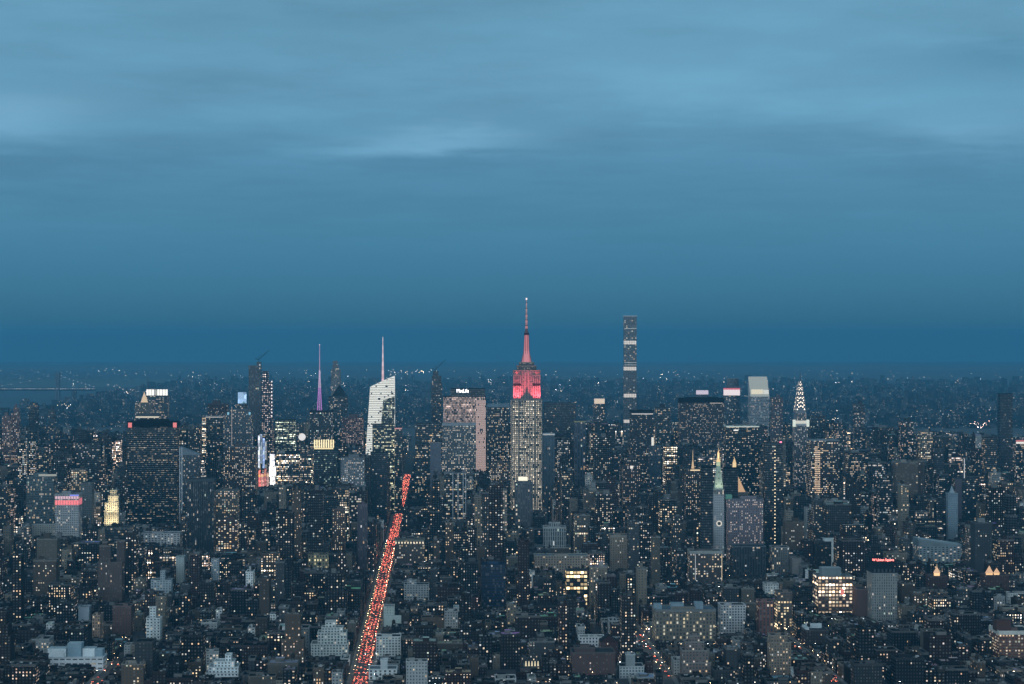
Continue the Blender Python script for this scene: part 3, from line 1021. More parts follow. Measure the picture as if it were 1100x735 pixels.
quad_wall(ft, [(x_l0, 0, 0), (fold_b, 0, 0), (fold_t, 2, zf), (x_l1, 6, zl)], wl)
df = b.part('dark_facet')
quad_wall(df, [(fold_b, 0, 0), (x_rt, 0, 0), (x_rt, 0, b.Z(426)), (b.X(411.5), 0.9, b.Z(430))], dkst)
uf = b.part('lit_screen')
quad_wall(uf, [(b.X(411.5), 0.9, b.Z(430)), (x_rt, 0, b.Z(426)), (x_rt, 3, zr), (fold_t, 2, zf)], wl.with_(st=0.8))
sf = b.part('side_wall')
quad_wall(sf, [(x_rt, 0, 0), (x_rt, 48, 0), (x_rt, 46, b.Z(412)), (x_rt, 3, zr)], wl.with_(st=0.4))
quad_wall(sf, [(x_l0, 48, 0), (x_l0, 0, 0), (x_l1, 6, zl), (x_l1, 42, b.Z(424))], wl.with_(st=0.3))
quad_wall(sf, [(x_rt, 48, 0), (x_l0, 48, 0), (x_l1, 42, b.Z(424)), (x_rt, 46, b.Z(412))], dkst)
rf = b.part('roof')
rf.face([(x_l1, 6, zl - 1), (fold_t, 2, zf - 1), (x_rt, 3, zr - 1), (x_rt, 46, b.Z(412) - 1), (x_l1, 42, b.Z(424) - 1)], ROOF, (0.1, 0.1, 0.1))
eg = b.part('lit_edge')
bar(eg, (x_rt - 0.3, -0.5, b.Z(470)), (x_rt - 0.3, 2.4, zr), 0.8, (0.1, 0.1, 0.1), GLOW, 0.8, (0.98, 1, 0.9))
bar(eg, (x_l1, 5.4, zl), (fold_t, 1.4, zf + .5), 0.9, (0.1, 0.1, 0.1), GLOW, 0.8, (0.98, 1, 0.92))
bar(eg, (fold_t, 1.4, zf + .5), (x_rt, 2.2, zr), 0.9, (0.1, 0.1, 0.1), GLOW, 0.8, (0.98, 1, 0.92))
sp = b.part('spire')
sx = b.X(411)
for k in range(12):
    za = b.Z(416) + (b.Z(362) - b.Z(416)) * k / 12
    zb_ = b.Z(416) + (b.Z(362) - b.Z(416)) * (k + 1) / 12
    ra, rb = 3.4 * (1 - k / 12) + 0.8, 3.4 * (1 - (k + 1) / 12) + 0.8
    cc = lerp((1, 0.62, 0.66), (1, 0.80, 0.82), k / 11)
    bar(sp, (sx, 20, za), (sx, 20, zb_), ra * 0.75, (0.3, 0.3, 0.3), GLOW, 0.85 if k % 2 else 0.65, cc, rb * 0.75, 6)
b.done()

H('office_tower', 'green-floored dark tower', 'dark tower with yellow green lit floors in front of the white slanted tower', 400, 424, 456, 492, 5000, 36, DARK(lit=0.35, rown=0.9, litc=(0.95, 1, 0.6), jit=0.4, st=1.1), mech=False).done()
b = H('office_tower', 'red-lined slim tower', 'slim dark tower with a red line at its top, right of the white slanted tower', 424, 432, 459, 505, 5000, 24, DARK(lit=0.15), mech=False)
glowbox(b, 'light_band', -b.w / 2, b.w / 2, b.h - 4, b.h - 1.5, -0.9, 0.5, (1, 0.45, 0.45), 0.6)
b.done()
H('office_tower', 'black slab by the avenue', 'black windowless-looking slab beside the head of the red traffic avenue', 398, 416, 486, 560, 4600, 30, DARK(lit=0.04), mech=False, cop=(0.05, 0.06, 0.065)).done()
H('apartment_building', 'ribbed slim tower', 'slim dark tower ribbed with thin pinkish vertical lines left of the avenue', 384, 395, 542, 618, 3750, 24, STONE(wall=(0.16, 0.13, 0.15), ww=0.5, wh=1.0, bay=4.2, lit=0.04), mech=True).done()
H('apartment_building', 'warm-speckled slab', 'slim brown slab speckled with warm windows, left of the ribbed slim tower', 357, 371, 547, 594, 3900, 26, BRICK(wall=(0.17, 0.13, 0.11), lit=0.4, litc=WARM, st=1.4)).done()

# ---- centre ------------------------------------------------------------------------
b = H('skyscraper', 'dark unfinished tower', 'dark unfinished skyscraper with a crane on top, right of the white slanted tower', 463, 475, 412, 458, 5900, 26, DARK(lit=0.08), [(464, 474, 404), (465, 471, 399)], mech=False)
crane(b, b.X(468), 13, b.Z(399) - 1, 5, 26, 26)
b.done()
H('office_tower', 'green-lit-top dark block', 'dark block with a row of yellow windows under its roof, left of the pinkish tower', 446, 476, 455, 480, 5200, 40, DARK(lit=0.22, litc=YELLOW, rown=0.9), mech=False).done()

b = H('office_tower', 'pink-lit tower', 'broad tower washed in pink light with a white lettered sign on its dark top', 476, 522, 426, 506, 5250, 46, OFFICE(wall=(0.17, 0.12, 0.115), bay=2.2, fl=3.9, ww=0.6, wh=0.85, lit=0.84, rown=0.12, litc=(1, 0.70, 0.62), jit=0.2, st=0.48), mech=False, cop=(0.05, 0.05, 0.06))
q = b.part('dark_crown')
walls(q, rect(b.w * 0.80, 36, b.w * 0.08, 23), b.h - 0.9, b.Z(418), DARK(lit=0.0))
prism(q, rect(b.w * 0.80, 36, b.w * 0.08, 23), b.Z(418), b.Z(417.4), (0.05, 0.05, 0.06))
prism(b.part('bright_wing'), [(b.w / 2 - 22, -2.2), (b.w / 2 - 0.4, -2.2), (b.w / 2 - 0.4, -0.05), (b.w / 2 - 22, -0.05)], 0, 4, (0.2, 0.15, 0.14))
bw = b.part('bright_wing')
walls(bw, rect(21.5, 2.1, b.w / 2 - 11.2, -1.15), 4, b.h - 8, OFFICE(wall=(0.26, 0.18, 0.17), bay=2.2, ww=0.6, wh=0.9, lit=0.97, rown=0.1, litc=(1, 0.70, 0.62), jit=0.05, st=0.62))
prism(bw, rect(21.5, 2.1, b.w / 2 - 11.2, -1.15), b.h - 8, b.h - 7.6, (0.2, 0.16, 0.15))


def text_mesh(body, size, depth=0.3):
    cu = bpy.data.curves.new('letters', 'FONT')
    cu.body, cu.size, cu.extrude, cu.align_x = body, size, depth, 'CENTER'
    tmp = bpy.data.objects.new('letters_tmp', cu)
    COL.objects.link(tmp)
    dg = bpy.context.evaluated_depsgraph_get()
    me = bpy.data.meshes.new_from_object(tmp.evaluated_get(dg))
    bpy.data.objects.remove(tmp)
    bpy.data.curves.remove(cu)
    return me


def letters(b, body, size, x, y, z, mat, width=None, bold=0.0):
    me = text_mesh(body, size)
    me.materials.clear()
    me.materials.append(mat)
    o = bpy.data.objects.new('sign_letters', me)
    COL.objects.link(o)
    o.parent = b.root
    o.location = (x, y, z)
    o.rotation_euler = (R(90), 0, 0)
    if width:
        xs = [v.co.x for v in me.vertices]
        k = width / (max(xs) - min(xs))
        o.scale = (k, 1, 1)
    return o


white_sign = simple_mat('white_sign_light', (0.8, 0.8, 0.8), emis=(1, 0.97, 1), strength=4.0, sampling='NONE')
red_sign = simple_mat('red_sign_light', (0.5, 0.1, 0.1), emis=(1, 0.20, 0.17), strength=5.0, sampling='NONE')
b.done()
letters(b, 'MetLife', 11.0, b.X(497), 3.8, b.Z(421.8), white_sign, 26)

b = H('office_tower', 'grey gridded office slab', 'grey gridded office slab with flat pale roof edge, in front of the pinkish tower', 475, 511, 455, 508, 4900, 38, OFFICE(wall=(0.24, 0.25, 0.26), ww=0.62, wh=0.55, bay=3.0, lit=0.40, rown=0.4, litc=(1, 0.93, 0.78), jit=0.5, st=0.9), mech=False, cop=(0.42, 0.44, 0.46), band=3)
b.done()
H('apartment_building', 'blank pale slab', 'narrow blank pale grey slab left of the grey gridded office slab', 462, 474, 476, 506, 4700, 26, PALE(wall=(0.24, 0.25, 0.28), ww=0.0, lit=0), mech=False, roof=(0.25, 0.26, 0.28)).done()
b = H('office_tower', 'white-framed dark tower', 'dark tower framed by white vertical piers with warm windows between, below the grey gridded slab', 477, 501, 508, 560, 4200, 34, DARK(lit=0.25, litc=WARM, rown=0.7, bay=3.2), mech=True, cop=(0.34, 0.35, 0.36))
pr = b.part('pier')
for px in (486.5, 492, 497.5, 500.3):
    slab(pr, b.X(px) - 0.7, b.X(px) + 0.7, -1.0, -0.03, 0, b.h - 1.2, (0.50, 0.51, 0.52))
b.done()
b = H('office_tower', 'blue-roofed block', 'dark block with a pale blue roof band, left of the red-crowned skyscraper', 523, 547, 434, 505, 5250, 36, DARK(wall=(0.05, 0.05, 0.055), lit=0.22, ww=0.6), mech=False, cop=(0.28, 0.34, 0.38), band=6)
b.done()
H('office_tower', 'warm striped block', 'block banded with warm lit floors at the left foot of the red-crowned skyscraper', 527, 548, 497, 520, 4850, 30, STONE(wall=(0.22, 0.18, 0.16), lit=0.5, litc=WARM, st=1.3)).done()
b = H('office_tower', 'bright-lantern block', 'grey ribbed block with a small bright white lantern on its roof, below the red-crowned skyscraper', 553, 572, 519, 566, 4050, 28, STONE(wall=(0.22, 0.22, 0.23), ww=0.5, wh=0.95, bay=4, lit=0.05), [(556, 570, 517)], mech=False, tank=False)
glowbox(b, 'roof_lantern', b.X(557), b.X(567), b.tz + 1, b.tz + 7.5, 9, 5, (1, 0.93, 0.72), 1.2)
b.done()

# ---- the red-crowned skyscraper ------------------------------------------------------
b = Bld('skyscraper', 'red-crowned skyscraper', 'great stepped stone skyscraper with red floodlit crown and a tall glowing red mast', 548.5, 583, 390, 552, 4570, 44)
st_ = STONE(wall=(0.19, 0.175, 0.16), bay=3.1, fl=3.75, ww=0.46, wh=0.62, lit=0.86, rown=0.3, litc=(1, 0.87, 0.66), jit=0.15, st=0.66)
cxm = b.X(566)


def stage(px0, px1, pyb, pyt, y0, y1, st, name, cop=(0.36, 0.34, 0.32)):
    m = b.part(name)
    p = [(b.X(px0), y0), (b.X(px1), y0), (b.X(px1), y1), (b.X(px0), y1)]
    zb_ = max(0, b.Z(pyb)) if pyb is not None else 0
    walls(m, p, zb_, b.Z(pyt) - 0.3, st)
    parapet_roof(m, p, b.Z(pyt), cop, (0.25, 0.24, 0.23))
    return m


stage(535, 598, None, 566, -34, 62, st_.with_(lit=0.2), 'base_storeys')
stage(545, 587, 567, 547, -14, 52, st_.with_(lit=0.25), 'lower_setback')
stage(549.3, 582.7, 548, 430, 0, 44, st_, 'shaft')
stage(551.5, 580.5, 430.6, 398, 3.5, 40, st_.with_(wall=(0.34, 0.31, 0.30), lit=0.06, st=0.4, ww=0.5, wh=0.8), 'crown_storeys')
for pa, pb in ((551.6, 559.5), (572.5, 580.4)):
    stage(pa, pb, 430.6, 403, 0.9, 3.4, st_.with_(wall=(0.40, 0.36, 0.35), lit=0.05, ww=0.35, wh=0.75), 'crown_wing')
stage(555.5, 576.5, 398.5, 393, 7, 36, st_.with_(lit=0.25), 'upper_setback')
stage(558, 574, 393.4, 389.3, 10, 33, st_.with_(lit=0.2), 'upper_setback')
# centre recess and corner piers of the shaft
pi = b.part('pier')
for px in (550, 557.2, 560, 563, 569, 572, 574.8, 582):
    slab(pi, b.X(px) - 0.55, b.X(px) + 0.55, -1.1, -0.02, b.Z(547) + 1, b.Z(431), (0.44, 0.42, 0.39))
# piers of the crown, lit by the floodlights
pc_ = b.part('crown_pier')
for px in (561.5, 564.3, 567.7, 570.5):
    slab(pc_, b.X(px) - 0.6, b.X(px) + 0.6, 2.2, 3.45, b.Z(429.6), b.Z(399.5), (0.40, 0.37, 0.36))
bd_ = b.part('crown_band')
for pa, pb in ((551.4, 559.7), (572.3, 580.6)):
    slab(bd_, b.X(pa), b.X(pb), 0.55, 0.88, b.Z(414.5), b.Z(412.2), (0.06, 0.055, 0.055))
    for k in range(1, 4):
        xx = b.X(pa) + (b.X(pb) - b.X(pa)) * k / 4
        slab(bd_, xx - 0.5, xx + 0.5, 0.5, 0.53, b.Z(429), b.Z(404), (0.05, 0.045, 0.045))
# mooring mast: winged base, glass drum, dome, antenna
mm = b.part('mast')
RED = (1, 0.20, 0.23)
zA, zB, zC = b.Z(389.8), b.Z(377), b.Z(360)
P8 = lambda r: ngon(r, 8, cxm, 21.5)
prism(mm, P8(9.0), zA, zB, (0.2, 0.2, 0.2), GLOW, P8(5.2), st=0.62, litc=(1, 0.34, 0.38))
prism(mm, P8(5.2), zB, zC, (0.2, 0.2, 0.2), GLOW, P8(4.3), st=0.55, litc=(1, 0.30, 0.33))
wg = b.part('mast_wing')
for s in (-1, 1):
    wg.face([(cxm + s * 5, 20.5, zA), (cxm + s * 10.5, 20.5, zA), (cxm + s * 5.4, 20.5, zB)], PLAIN, (0.4, 0.3, 0.3))
    wg.face([(cxm + s * 5.4, 22.5, zB), (cxm + s * 10.5, 22.5, zA), (cxm + s * 5, 22.5, zA)], PLAIN, (0.4, 0.3, 0.3))
    wg.face([(cxm + s * 10.5, 20.5, zA), (cxm + s * 10.5, 22.5, zA), (cxm + s * 5.4, 22.5, zB), (cxm + s * 5.4, 20.5, zB)], PLAIN, (0.4, 0.3, 0.3))
rb = b.part('mast_rib')
for px in (562.3, 564.6, 567.4, 569.7):
    bar(rb, (b.X(px), 15.6, zA), (cxm + (b.X(px) - cxm) * 0.62, 17.2, zC), 0.42, (0.10, 0.05, 0.05))
dm = b.part('mast_dome')
prism(dm, P8(4.9), zC + 0.02, b.Z(357.5), (0.08, 0.05, 0.06))
prism(dm, P8(4.2), b.Z(357.4), b.Z(353), (0.3, 0.2, 0.2), top=P8(2.0))
an = b.part('antenna')
for k in range(10):
    za, zb_ = b.Z(353) + (b.Z(322) - b.Z(353)) * k / 10, b.Z(353) + (b.Z(322) - b.Z(353)) * (k + 1) / 10
    ra = 2.6 - 1.9 * k / 10
    bar(an, (cxm, 21.5, za), (cxm, 21.5, zb_), ra * (0.75 if k % 2 else 1.0), (0.2, 0.2, 0.2), GLOW, (0.42, 0.30)[k % 2], lerp((1, 0.40, 0.40), (1, 0.62, 0.60), k / 9), n=6)
    if k % 2 == 0:
        bar(an, (cxm, 21.5, zb_ - 0.5), (cxm, 21.5, zb_ + 0.6), ra + 0.9, (0.05, 0.04, 0.04), n=6)
glowbox(b, 'warning_light', cxm - 1.3, cxm + 1.3, b.Z(322), b.Z(320), 20.2, 2.6, (1, 0.80, 0.78), 1.6)
for px, tp, e_ in ((553, 553.5, 1.1), (558, 557.0, 1.0), (574, 575, 1.0), (579, 578.5, 1.1)):
    flood(b, (b.X(px), -12, b.Z(435)), (b.X(tp), 0.9, b.Z(411)), (1, 0.11, 0.15), 4.2e5 * e_, 62, 0.6)
for px in (555, 577):
    flood(b, (b.X(px), -1.5, b.Z(402.5)), (b.X(px), 5, b.Z(396)), (1, 0.08, 0.10), 0.9e4, 120, 0.4)
b.done()

b = H('office_tower', 'pale blue slab', 'smooth pale blue slab with bright roof edge, right of the red-crowned skyscraper', 582.5, 596, 466, 535, 4800, 26, BLUE(wall=(0.24, 0.30, 0.35), ww=0.4, wh=1.0, bay=3, lit=0.03, glass=0.5), mech=False, cop=(0.55, 0.58, 0.6), band=2)
glowbox(b, 'light_band', -b.w / 2 + 1, b.w / 2 - 1, b.h - 2.4, b.h - 1, -1, 0.5, (1, 0.95, 0.85), 0.5)
b.done()
H('office_tower', 'flat dark mass', 'wide flat-topped dark tower behind the pale blue slab', 584, 619, 433, 470, 5600, 40, DARK(lit=0.04), mech=False).done()
H('apartment_building', 'blue ribbed tower', 'blue grey ribbed tower with a warm line of light at its head', 616.5, 629, 453, 525, 4900, 26, BLUE(wall=(0.16, 0.19, 0.24), ww=0.5, wh=1.0, bay=5, lit=0.05), mech=False, cop=(0.5, 0.45, 0.3)).done()
b = H('office_tower', 'warm-crowned distant tower', 'distant tower with a warm lit crown left of the tall slender tower', 637, 650, 434, 452, 6300, 30, OFFICE(lit=0.2), mech=False)
glowbox(b, 'lit_crown', -b.w / 2 + 2, b.w / 2 - 1, b.h + 0.4, b.Z(428.5), 2, 10, (1, 0.80, 0.60), 0.8)
b.done()

# ---- the tall slender tower ---------------------------------------------------------
b = Bld('skyscraper', 'tall slender tower', 'extremely tall slender square tower with bright open bands between dark gridded stages', 669.5, 684, 340, 470, 6450, 28)
p28 = rect(b.w, 28, 0, 14)
zs = [470, 454.5, 451, 427, 423.2, 398, 394.2, 370, 366.2, 340]
gst = OFFICE(wall=(0.22, 0.235, 0.25), bay=4.7, fl=4.7, ww=0.68, wh=0.68, lit=0.05, rown=0.3, st=0.8, glass=0.9)
lo = b.part('stage')
walls(lo, p28, 0, b.Z(454.5), gst)
prism(lo, p28, b.Z(454.5), b.Z(454.4), (0.3, 0.3, 0.3))
for k in range(1, 9, 2):
    lb = b.part('lit_band')
    walls(lb, scaled(p28, 0.94), b.Z(zs[k]) - 0.6, b.Z(zs[k + 1]) + 0.6, OFFICE(wall=(0.3, 0.3, 0.3), lit=1.0, rown=0, ww=0.86, wh=0.95, bay=4.7, fl=7, litc=(1, 0.90, 0.80), jit=0.05, st=0.65))
    m = b.part('stage')
    walls(m, p28, b.Z(zs[k + 1]), b.Z(zs[k + 2]), gst.with_(lit=0.04 + 0.03 * (k % 4)))
    prism(m, p28, b.Z(zs[k + 2]) - 0.2, b.Z(zs[k + 2]), (0.4, 0.42, 0.43), bottom=True)
    m.face([(*q, b.Z(zs[k + 1])) for q in reversed(p28)], PLAIN, (0.3, 0.3, 0.3))
li = b.part('light_line')
for yy in (353.0, 389.5, 392.0):
    slab(li, -b.w / 2 + 0.5, b.w / 2 - 0.5, -0.6, -0.05, b.Z(yy) - 0.9, b.Z(yy) + 0.5, (0.1, 0.1, 0.1), GLOW, 0.45, (0.85, 0.95, 0.95))
slab(b.part('roof_rim'), -b.w / 2 - 1, b.w / 2 + 1, -1, 29, b.Z(340), b.Z(339.2), (0.6, 0.6, 0.6))
b.done()

b = H('office_tower', 'line-topped block', 'dusky tower with one bright line across its top, below the tall slender tower', 676, 702, 441, 520, 5300, 38, OFFICE(wall=(0.10, 0.09, 0.095), lit=0.22, ww=0.45, litc=WARM), mech=False, cop=(0.05, 0.05, 0.055), band=2)
glowbox(b, 'light_band', -b.w / 2 + 2, b.w / 2 - 1, b.h - 8.5, b.h - 7, -1, 0.6, (1, 0.93, 0.85), 0.9)
b.done()
H('apartment_building', 'dim right neighbour', 'dim dark tower right of the line-topped block', 703, 721, 438, 480, 5600, 30, DARK(lit=0.12)).done()
b = H('office_tower', 'blue glass slab with sign', 'blue glass slab with a small bright white sign on its roof', 697, 710, 479, 525, 4850, 28, BLUE(wall=(0.12, 0.17, 0.22), lit=0.05), mech=False)
glowbox(b, 'roof_sign', b.X(700), b.X(702.5), b.h + 0.5, b.Z(470), 2, 2, (1, 0.95, 0.85), 0.9)
b.done()
b = H('office_tower', 'lamp-fronted brown tower', 'brown tower with a bright lamp cluster on its upper front, below the tall slender tower', 668, 688, 500, 545, 4500, 30, BRICK(wall=(0.12, 0.09, 0.085), lit=0.3, litc=PINK), [(672, 684, 492)])
glowbox(b, 'lamp_cluster', b.X(677), b.X(680), b.Z(503.5), b.Z(500.5), -1, 0.7, (1, 0.93, 0.82), 1.0)
b.done()

# ---- right of centre ----------------------------------------------------------------
b = H('office_tower', 'very wide dark tower', 'very wide dark tower with speckled windows under a black top band', 728, 778, 428, 480, 5600, 40, OFFICE(wall=(0.12, 0.105, 0.11), bay=2.8, ww=0.5, wh=0.5, lit=0.26, rown=0.5, litc=(1, 0.85, 0.72), jit=0.6, st=1.0), mech=False, cop=(0.03, 0.03, 0.035), band=9)
glowbox(b, 'light_band', b.w * 0.18, b.w * 0.46, b.h - 11.6, b.h - 10.6, -1, 0.5, (1, 0.92, 0.8), 0.8)
slab(b.part('bulkhead'), -38, 40, 10, 30, b.h - 0.9, b.h + 2.5, (0.04, 0.04, 0.045))
b.done()
b = H('office_tower', 'white-capped distant tower', 'distant hazy tower capped by a pinkish white glow behind the very wide dark tower', 747, 761, 424, 432, 6600, 30, BLUE(lit=0.05), mech=False)
glowbox(b, 'lit_crown', -b.w / 2, b.w / 2, b.h + 0.4, b.Z(419.5), 1, 12, (0.92, 0.80, 0.95), 0.75)
b.done()
b = H('office_tower', 'red and white banded tower', 'hazy tower with a broad red and white band of light near its top', 776.5, 795, 425, 457, 6400, 34, BLUE(wall=(0.10, 0.13, 0.17), lit=0.06), mech=False, roof_on=True)
glowbox(b, 'white_band', -b.w / 2, b.w / 2, b.h + 0.4, b.Z(418.8), 0, 20, (1, 0.86, 0.86), 1.0)
glowbox(b, 'red_band', -b.w / 2 - 0.3, b.w / 2 + 0.3, b.Z(418.7), b.Z(417.2), 0, 20, (1, 0.18, 0.25), 0.7)
tp = b.part('upper_storeys')
walls(tp, rect(b.w * 0.75, 16, 2, 10), b.Z(417.1), b.Z(407), BLUE(wall=(0.2, 0.24, 0.28), lit=0.05))
prism(tp, rect(b.w * 0.75, 16, 2, 10), b.Z(407), b.Z(406.5), (0.3, 0.34, 0.38))
b.done()

b = H('skyscraper', 'white wedge-topped tower', 'pale tower with a steep slanted top glowing white, right of the red and white band', 803.5, 826.5, 426, 455, 6200, 48, OFFICE(wall=(0.42, 0.44, 0.46), ww=1.0, wh=0.45, lit=0.15, rown=0.5, litc=COOL, st=0.7), mech=False, roof_on=False)
q = b.part('slanted_crown')
wedge_z0, wedge_z1 = b.h - 0.3, b.Z(405)
hw = b.w / 2
GC = (0.86, 0.95, 0.88)
q.face([(-hw, 0, wedge_z0), (hw, 0, wedge_z0), (hw, 46, wedge_z1), (-hw, 46, wedge_z1)], GLOW, (0.5, 0.5, 0.5), None, (0, 0, 0, 0.38), litc=GC)
q.face([(hw, 0, wedge_z0), (hw, 48, wedge_z0), (hw, 46, wedge_z1)], PLAIN, (0.5, 0.5, 0.5))
q.face([(-hw, 48, wedge_z0), (-hw, 0, wedge_z0), (-hw, 46, wedge_z1)], PLAIN, (0.5, 0.5, 0.5))
q.face([(hw, 48, wedge_z0), (-hw, 48, wedge_z0), (-hw, 46, wedge_z1), (hw, 46, wedge_z1)], PLAIN, (0.5, 0.5, 0.5))
glowbox(b, 'lit_strip', -hw + 3, hw * 0.35, b.Z(423.5), b.Z(418.5), 4.0, 4, (1, 0.90, 0.66), 0.85)
glowbox(b, 'lit_strip', hw * 0.4, hw - 1, b.Z(423.5), b.Z(419), 4.0, 4, (1, 1, 0.9), 0.75)
b.done()

b = H('office_tower', 'bright-edged black slab', 'black office slab ruled along its roof edge by a bright white line', 777, 816, 458, 535, 5000, 42, DARK(lit=0.20, st=1.3, ww=0.6, wh=0.5, litc=WARM), mech=False, cop=(0.6, 0.62, 0.58))
glowbox(b, 'light_band', -b.w / 2 + 1, b.w / 2 - 1, b.h - 1.9, b.h - 0.6, -1.0, 0.6, (0.95, 1, 0.88), 0.8)
glowbox(b, 'wall_sign', b.X(788), b.X(793), b.h - 9.5, b.h - 7, -1.0, 0.6, (1, 0.97, 0.9), 1.2)
b.done()

# the arched-crown tower
b = Bld('skyscraper', 'arched-crown tower', 'slender tower with a tapering crown of stacked arches lit by white triangles', 851, 868, 450, 525, 5350, 32)
stc = STONE(wall=(0.24, 0.24, 0.25), bay=3.3, ww=0.45, wh=0.7, lit=0.32, litc=(1, 0.92, 0.85), jit=0.4, st=1.0)
W_, cx0, cy0 = b.w, 0.0, 16.0
m = b.part('shaft')
walls(m, rect(W_, 32, 0, 16), 0, b.Z(457.3), stc)
parapet_roof(m, rect(W_, 32, 0, 16), b.Z(457), (0.45, 0.46, 0.46), (0.3, 0.3, 0.3))
m = b.part('eagle_ledge')
slab(m, -W_ / 2 - 0.6, W_ / 2 + 0.6, -0.6, 32.6, b.Z(457), b.Z(455.4), (0.5, 0.5, 0.5))
for s in (-1, 1):
    slab(m, s * W_ / 2 - 3.2, s * W_ / 2 + 2.6, -2.6, 3.2, b.Z(458.5), b.Z(451), (0.05, 0.05, 0.05), GLOW, 0.85, (0.92, 1, 0.86))
glowbox(b, 'light_band', -W_ / 2 + 3, W_ / 2 - 3, b.Z(455.3), b.Z(452), 0.2, 3, (1, 0.98, 0.84), 0.7)
m = b.part('upper_shaft')
walls(m, rect(W_ * 0.82, 26, 0, 16), b.Z(455.3), b.Z(444), stc.with_(lit=0.45))
prism(m, rect(W_ * 0.82, 26, 0, 16), b.Z(444), b.Z(443.8), (0.4, 0.4, 0.4))


def arch_pts(hw, z0, z1, n=10):
    return [(-hw, z0)] + [(-hw * math.cos(math.pi * i / n), z0 + (z1 - z0) * (0.35 + 0.65 * math.sin(math.pi * i / n))) for i in range(n + 1)] + [(hw, z0)]


cw = b.part('crown')
tr = b.part('crown_light')
lev = [(452, 434, 0.40), (446, 430, 0.36), (440, 425.5, 0.31), (434, 420.5, 0.255), (428, 416, 0.20), (423, 412.5, 0.145), (418, 409.5, 0.095)]
for k, (pb, pt, hwf) in enumerate(lev):
    hwk = W_ * hwf * 1.05
    za, zb_ = b.Z(pb), b.Z(pt)
    ap = arch_pts(hwk, za, zb_)
    dk_ = W_ * 0.40 - W_ * 0.045 * k
    for axis in (0, 1):
        F = (lambda x, y, z: (x, 16 + y, z)) if axis == 0 else (lambda x, y, z: (-y, 16 + x, z))
        front = [F(x, -dk_, z) for x, z in ap]
        back = [F(x, dk_, z) for x, z in ap]
        cw.face(list(reversed(front)), PLAIN, (0.30, 0.31, 0.33))
        cw.face(back, PLAIN, (0.30, 0.31, 0.33))
        for i in range(len(ap) - 1):
            cw.face([front[i], front[i + 1], back[i + 1], back[i]], PLAIN, (0.32, 0.33, 0.35))
        nt_ = 7 if k < 3 else (5 if k < 5 else 3)
        for s in (-1, 1):
            for i in range(nt_):
                an_ = math.pi * (i + 0.5) / nt_
                px_, pz_ = -hwk * 0.80 * math.cos(an_), za + (zb_ - za) * (0.35 + 0.53 * math.sin(an_))
                r_ = 1.45 - 0.07 * k
                y_ = s * (dk_ + 0.12)
                t3 = [F(px_ - r_, y_, pz_ - r_), F(px_ + r_, y_, pz_ - r_), F(px_, y_, pz_ + r_ * 1.3)]
                tr.face(t3 if s < 0 else list(reversed(t3)), GLOW, (0.05, 0.05, 0.05), None, (0, 0, 0, 3.6), litc=(1, 0.84, 0.66))
nd = b.part('needle')
bar(nd, (0, 16, b.Z(411)), (0, 16, b.Z(400)), 1.5, (0.25, 0.26, 0.28), r2=0.2, n=6)
b.done()

# the clock tower with the green-lit roof and gold lantern, and its dark neighbours
b = H('clock_tower', 'clock tower', 'pale campanile with a glowing clock, green-lit pyramid roof and gold lantern', 765.5, 778, 531, 604, 3700, 20, STONE(wall=(0.40, 0.40, 0.40), bay=3.4, ww=0.3, wh=0.5, lit=0.04), mech=False, tank=False, cop=(0.5, 0.5, 0.48), cat='tower')
q = b.part('arcade')
walls(q, rect(b.w * 0.98, 19, 0, 10), b.h - 0.9, b.Z(526), STONE(wall=(0.42, 0.42, 0.40), bay=3.2, ww=0.5, wh=0.8, lit=0.3, litc=(1, 0.7, 0.45)))
parapet_roof(q, rect(b.w * 0.98, 19, 0, 10), b.Z(525.8), (0.5, 0.5, 0.48), (0.3, 0.3, 0.3), 0.6)
py_ = b.part('pyramid_roof')
prism(py_, rect(b.w * 0.86, 16.5, 0, 10), b.Z(526), b.Z(501), (0.52, 0.56, 0.49), top=rect(b.w * 0.34, 6.5, 0, 10))
dr = b.part('dormer')
for r_, pz in ((0.25, 521), (-0.25, 521), (0.0, 515), (0.0, 508)):
    slab(dr, r_ * b.w - 0.6, r_ * b.w + 0.6, 2.0, 5.5, b.Z(pz), b.Z(pz) + 1.8, (0.2, 0.25, 0.2))
bl = b.part('belfry')
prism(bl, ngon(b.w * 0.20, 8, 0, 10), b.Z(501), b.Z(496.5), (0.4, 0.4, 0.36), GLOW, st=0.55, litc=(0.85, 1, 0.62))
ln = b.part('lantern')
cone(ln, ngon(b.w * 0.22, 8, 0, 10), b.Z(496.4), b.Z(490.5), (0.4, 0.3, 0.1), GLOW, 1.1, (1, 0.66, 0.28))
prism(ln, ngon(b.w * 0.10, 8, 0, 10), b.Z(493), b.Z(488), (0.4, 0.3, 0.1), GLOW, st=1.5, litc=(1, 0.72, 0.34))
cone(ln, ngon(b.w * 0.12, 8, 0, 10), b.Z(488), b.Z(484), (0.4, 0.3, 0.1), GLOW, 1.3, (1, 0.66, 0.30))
bar(ln, (0, 10, b.Z(484.2)), (0, 10, b.Z(481)), 0.4, (0.4, 0.3, 0.1), GLOW, 0.8, (1, 0.66, 0.30), 0.1)
ck = b.part('clock_face')
rr = 4.4
ring_o = [(rr * math.cos(2 * math.pi * i / 28), rr * math.sin(2 * math.pi * i / 28)) for i in range(28)]
zc_, xc_ = b.Z(562.5), 0.0
ck.face([(xc_ + x, -0.25, zc_ + z) for x, z in ring_o], PLAIN, (0.25, 0.25, 0.24))
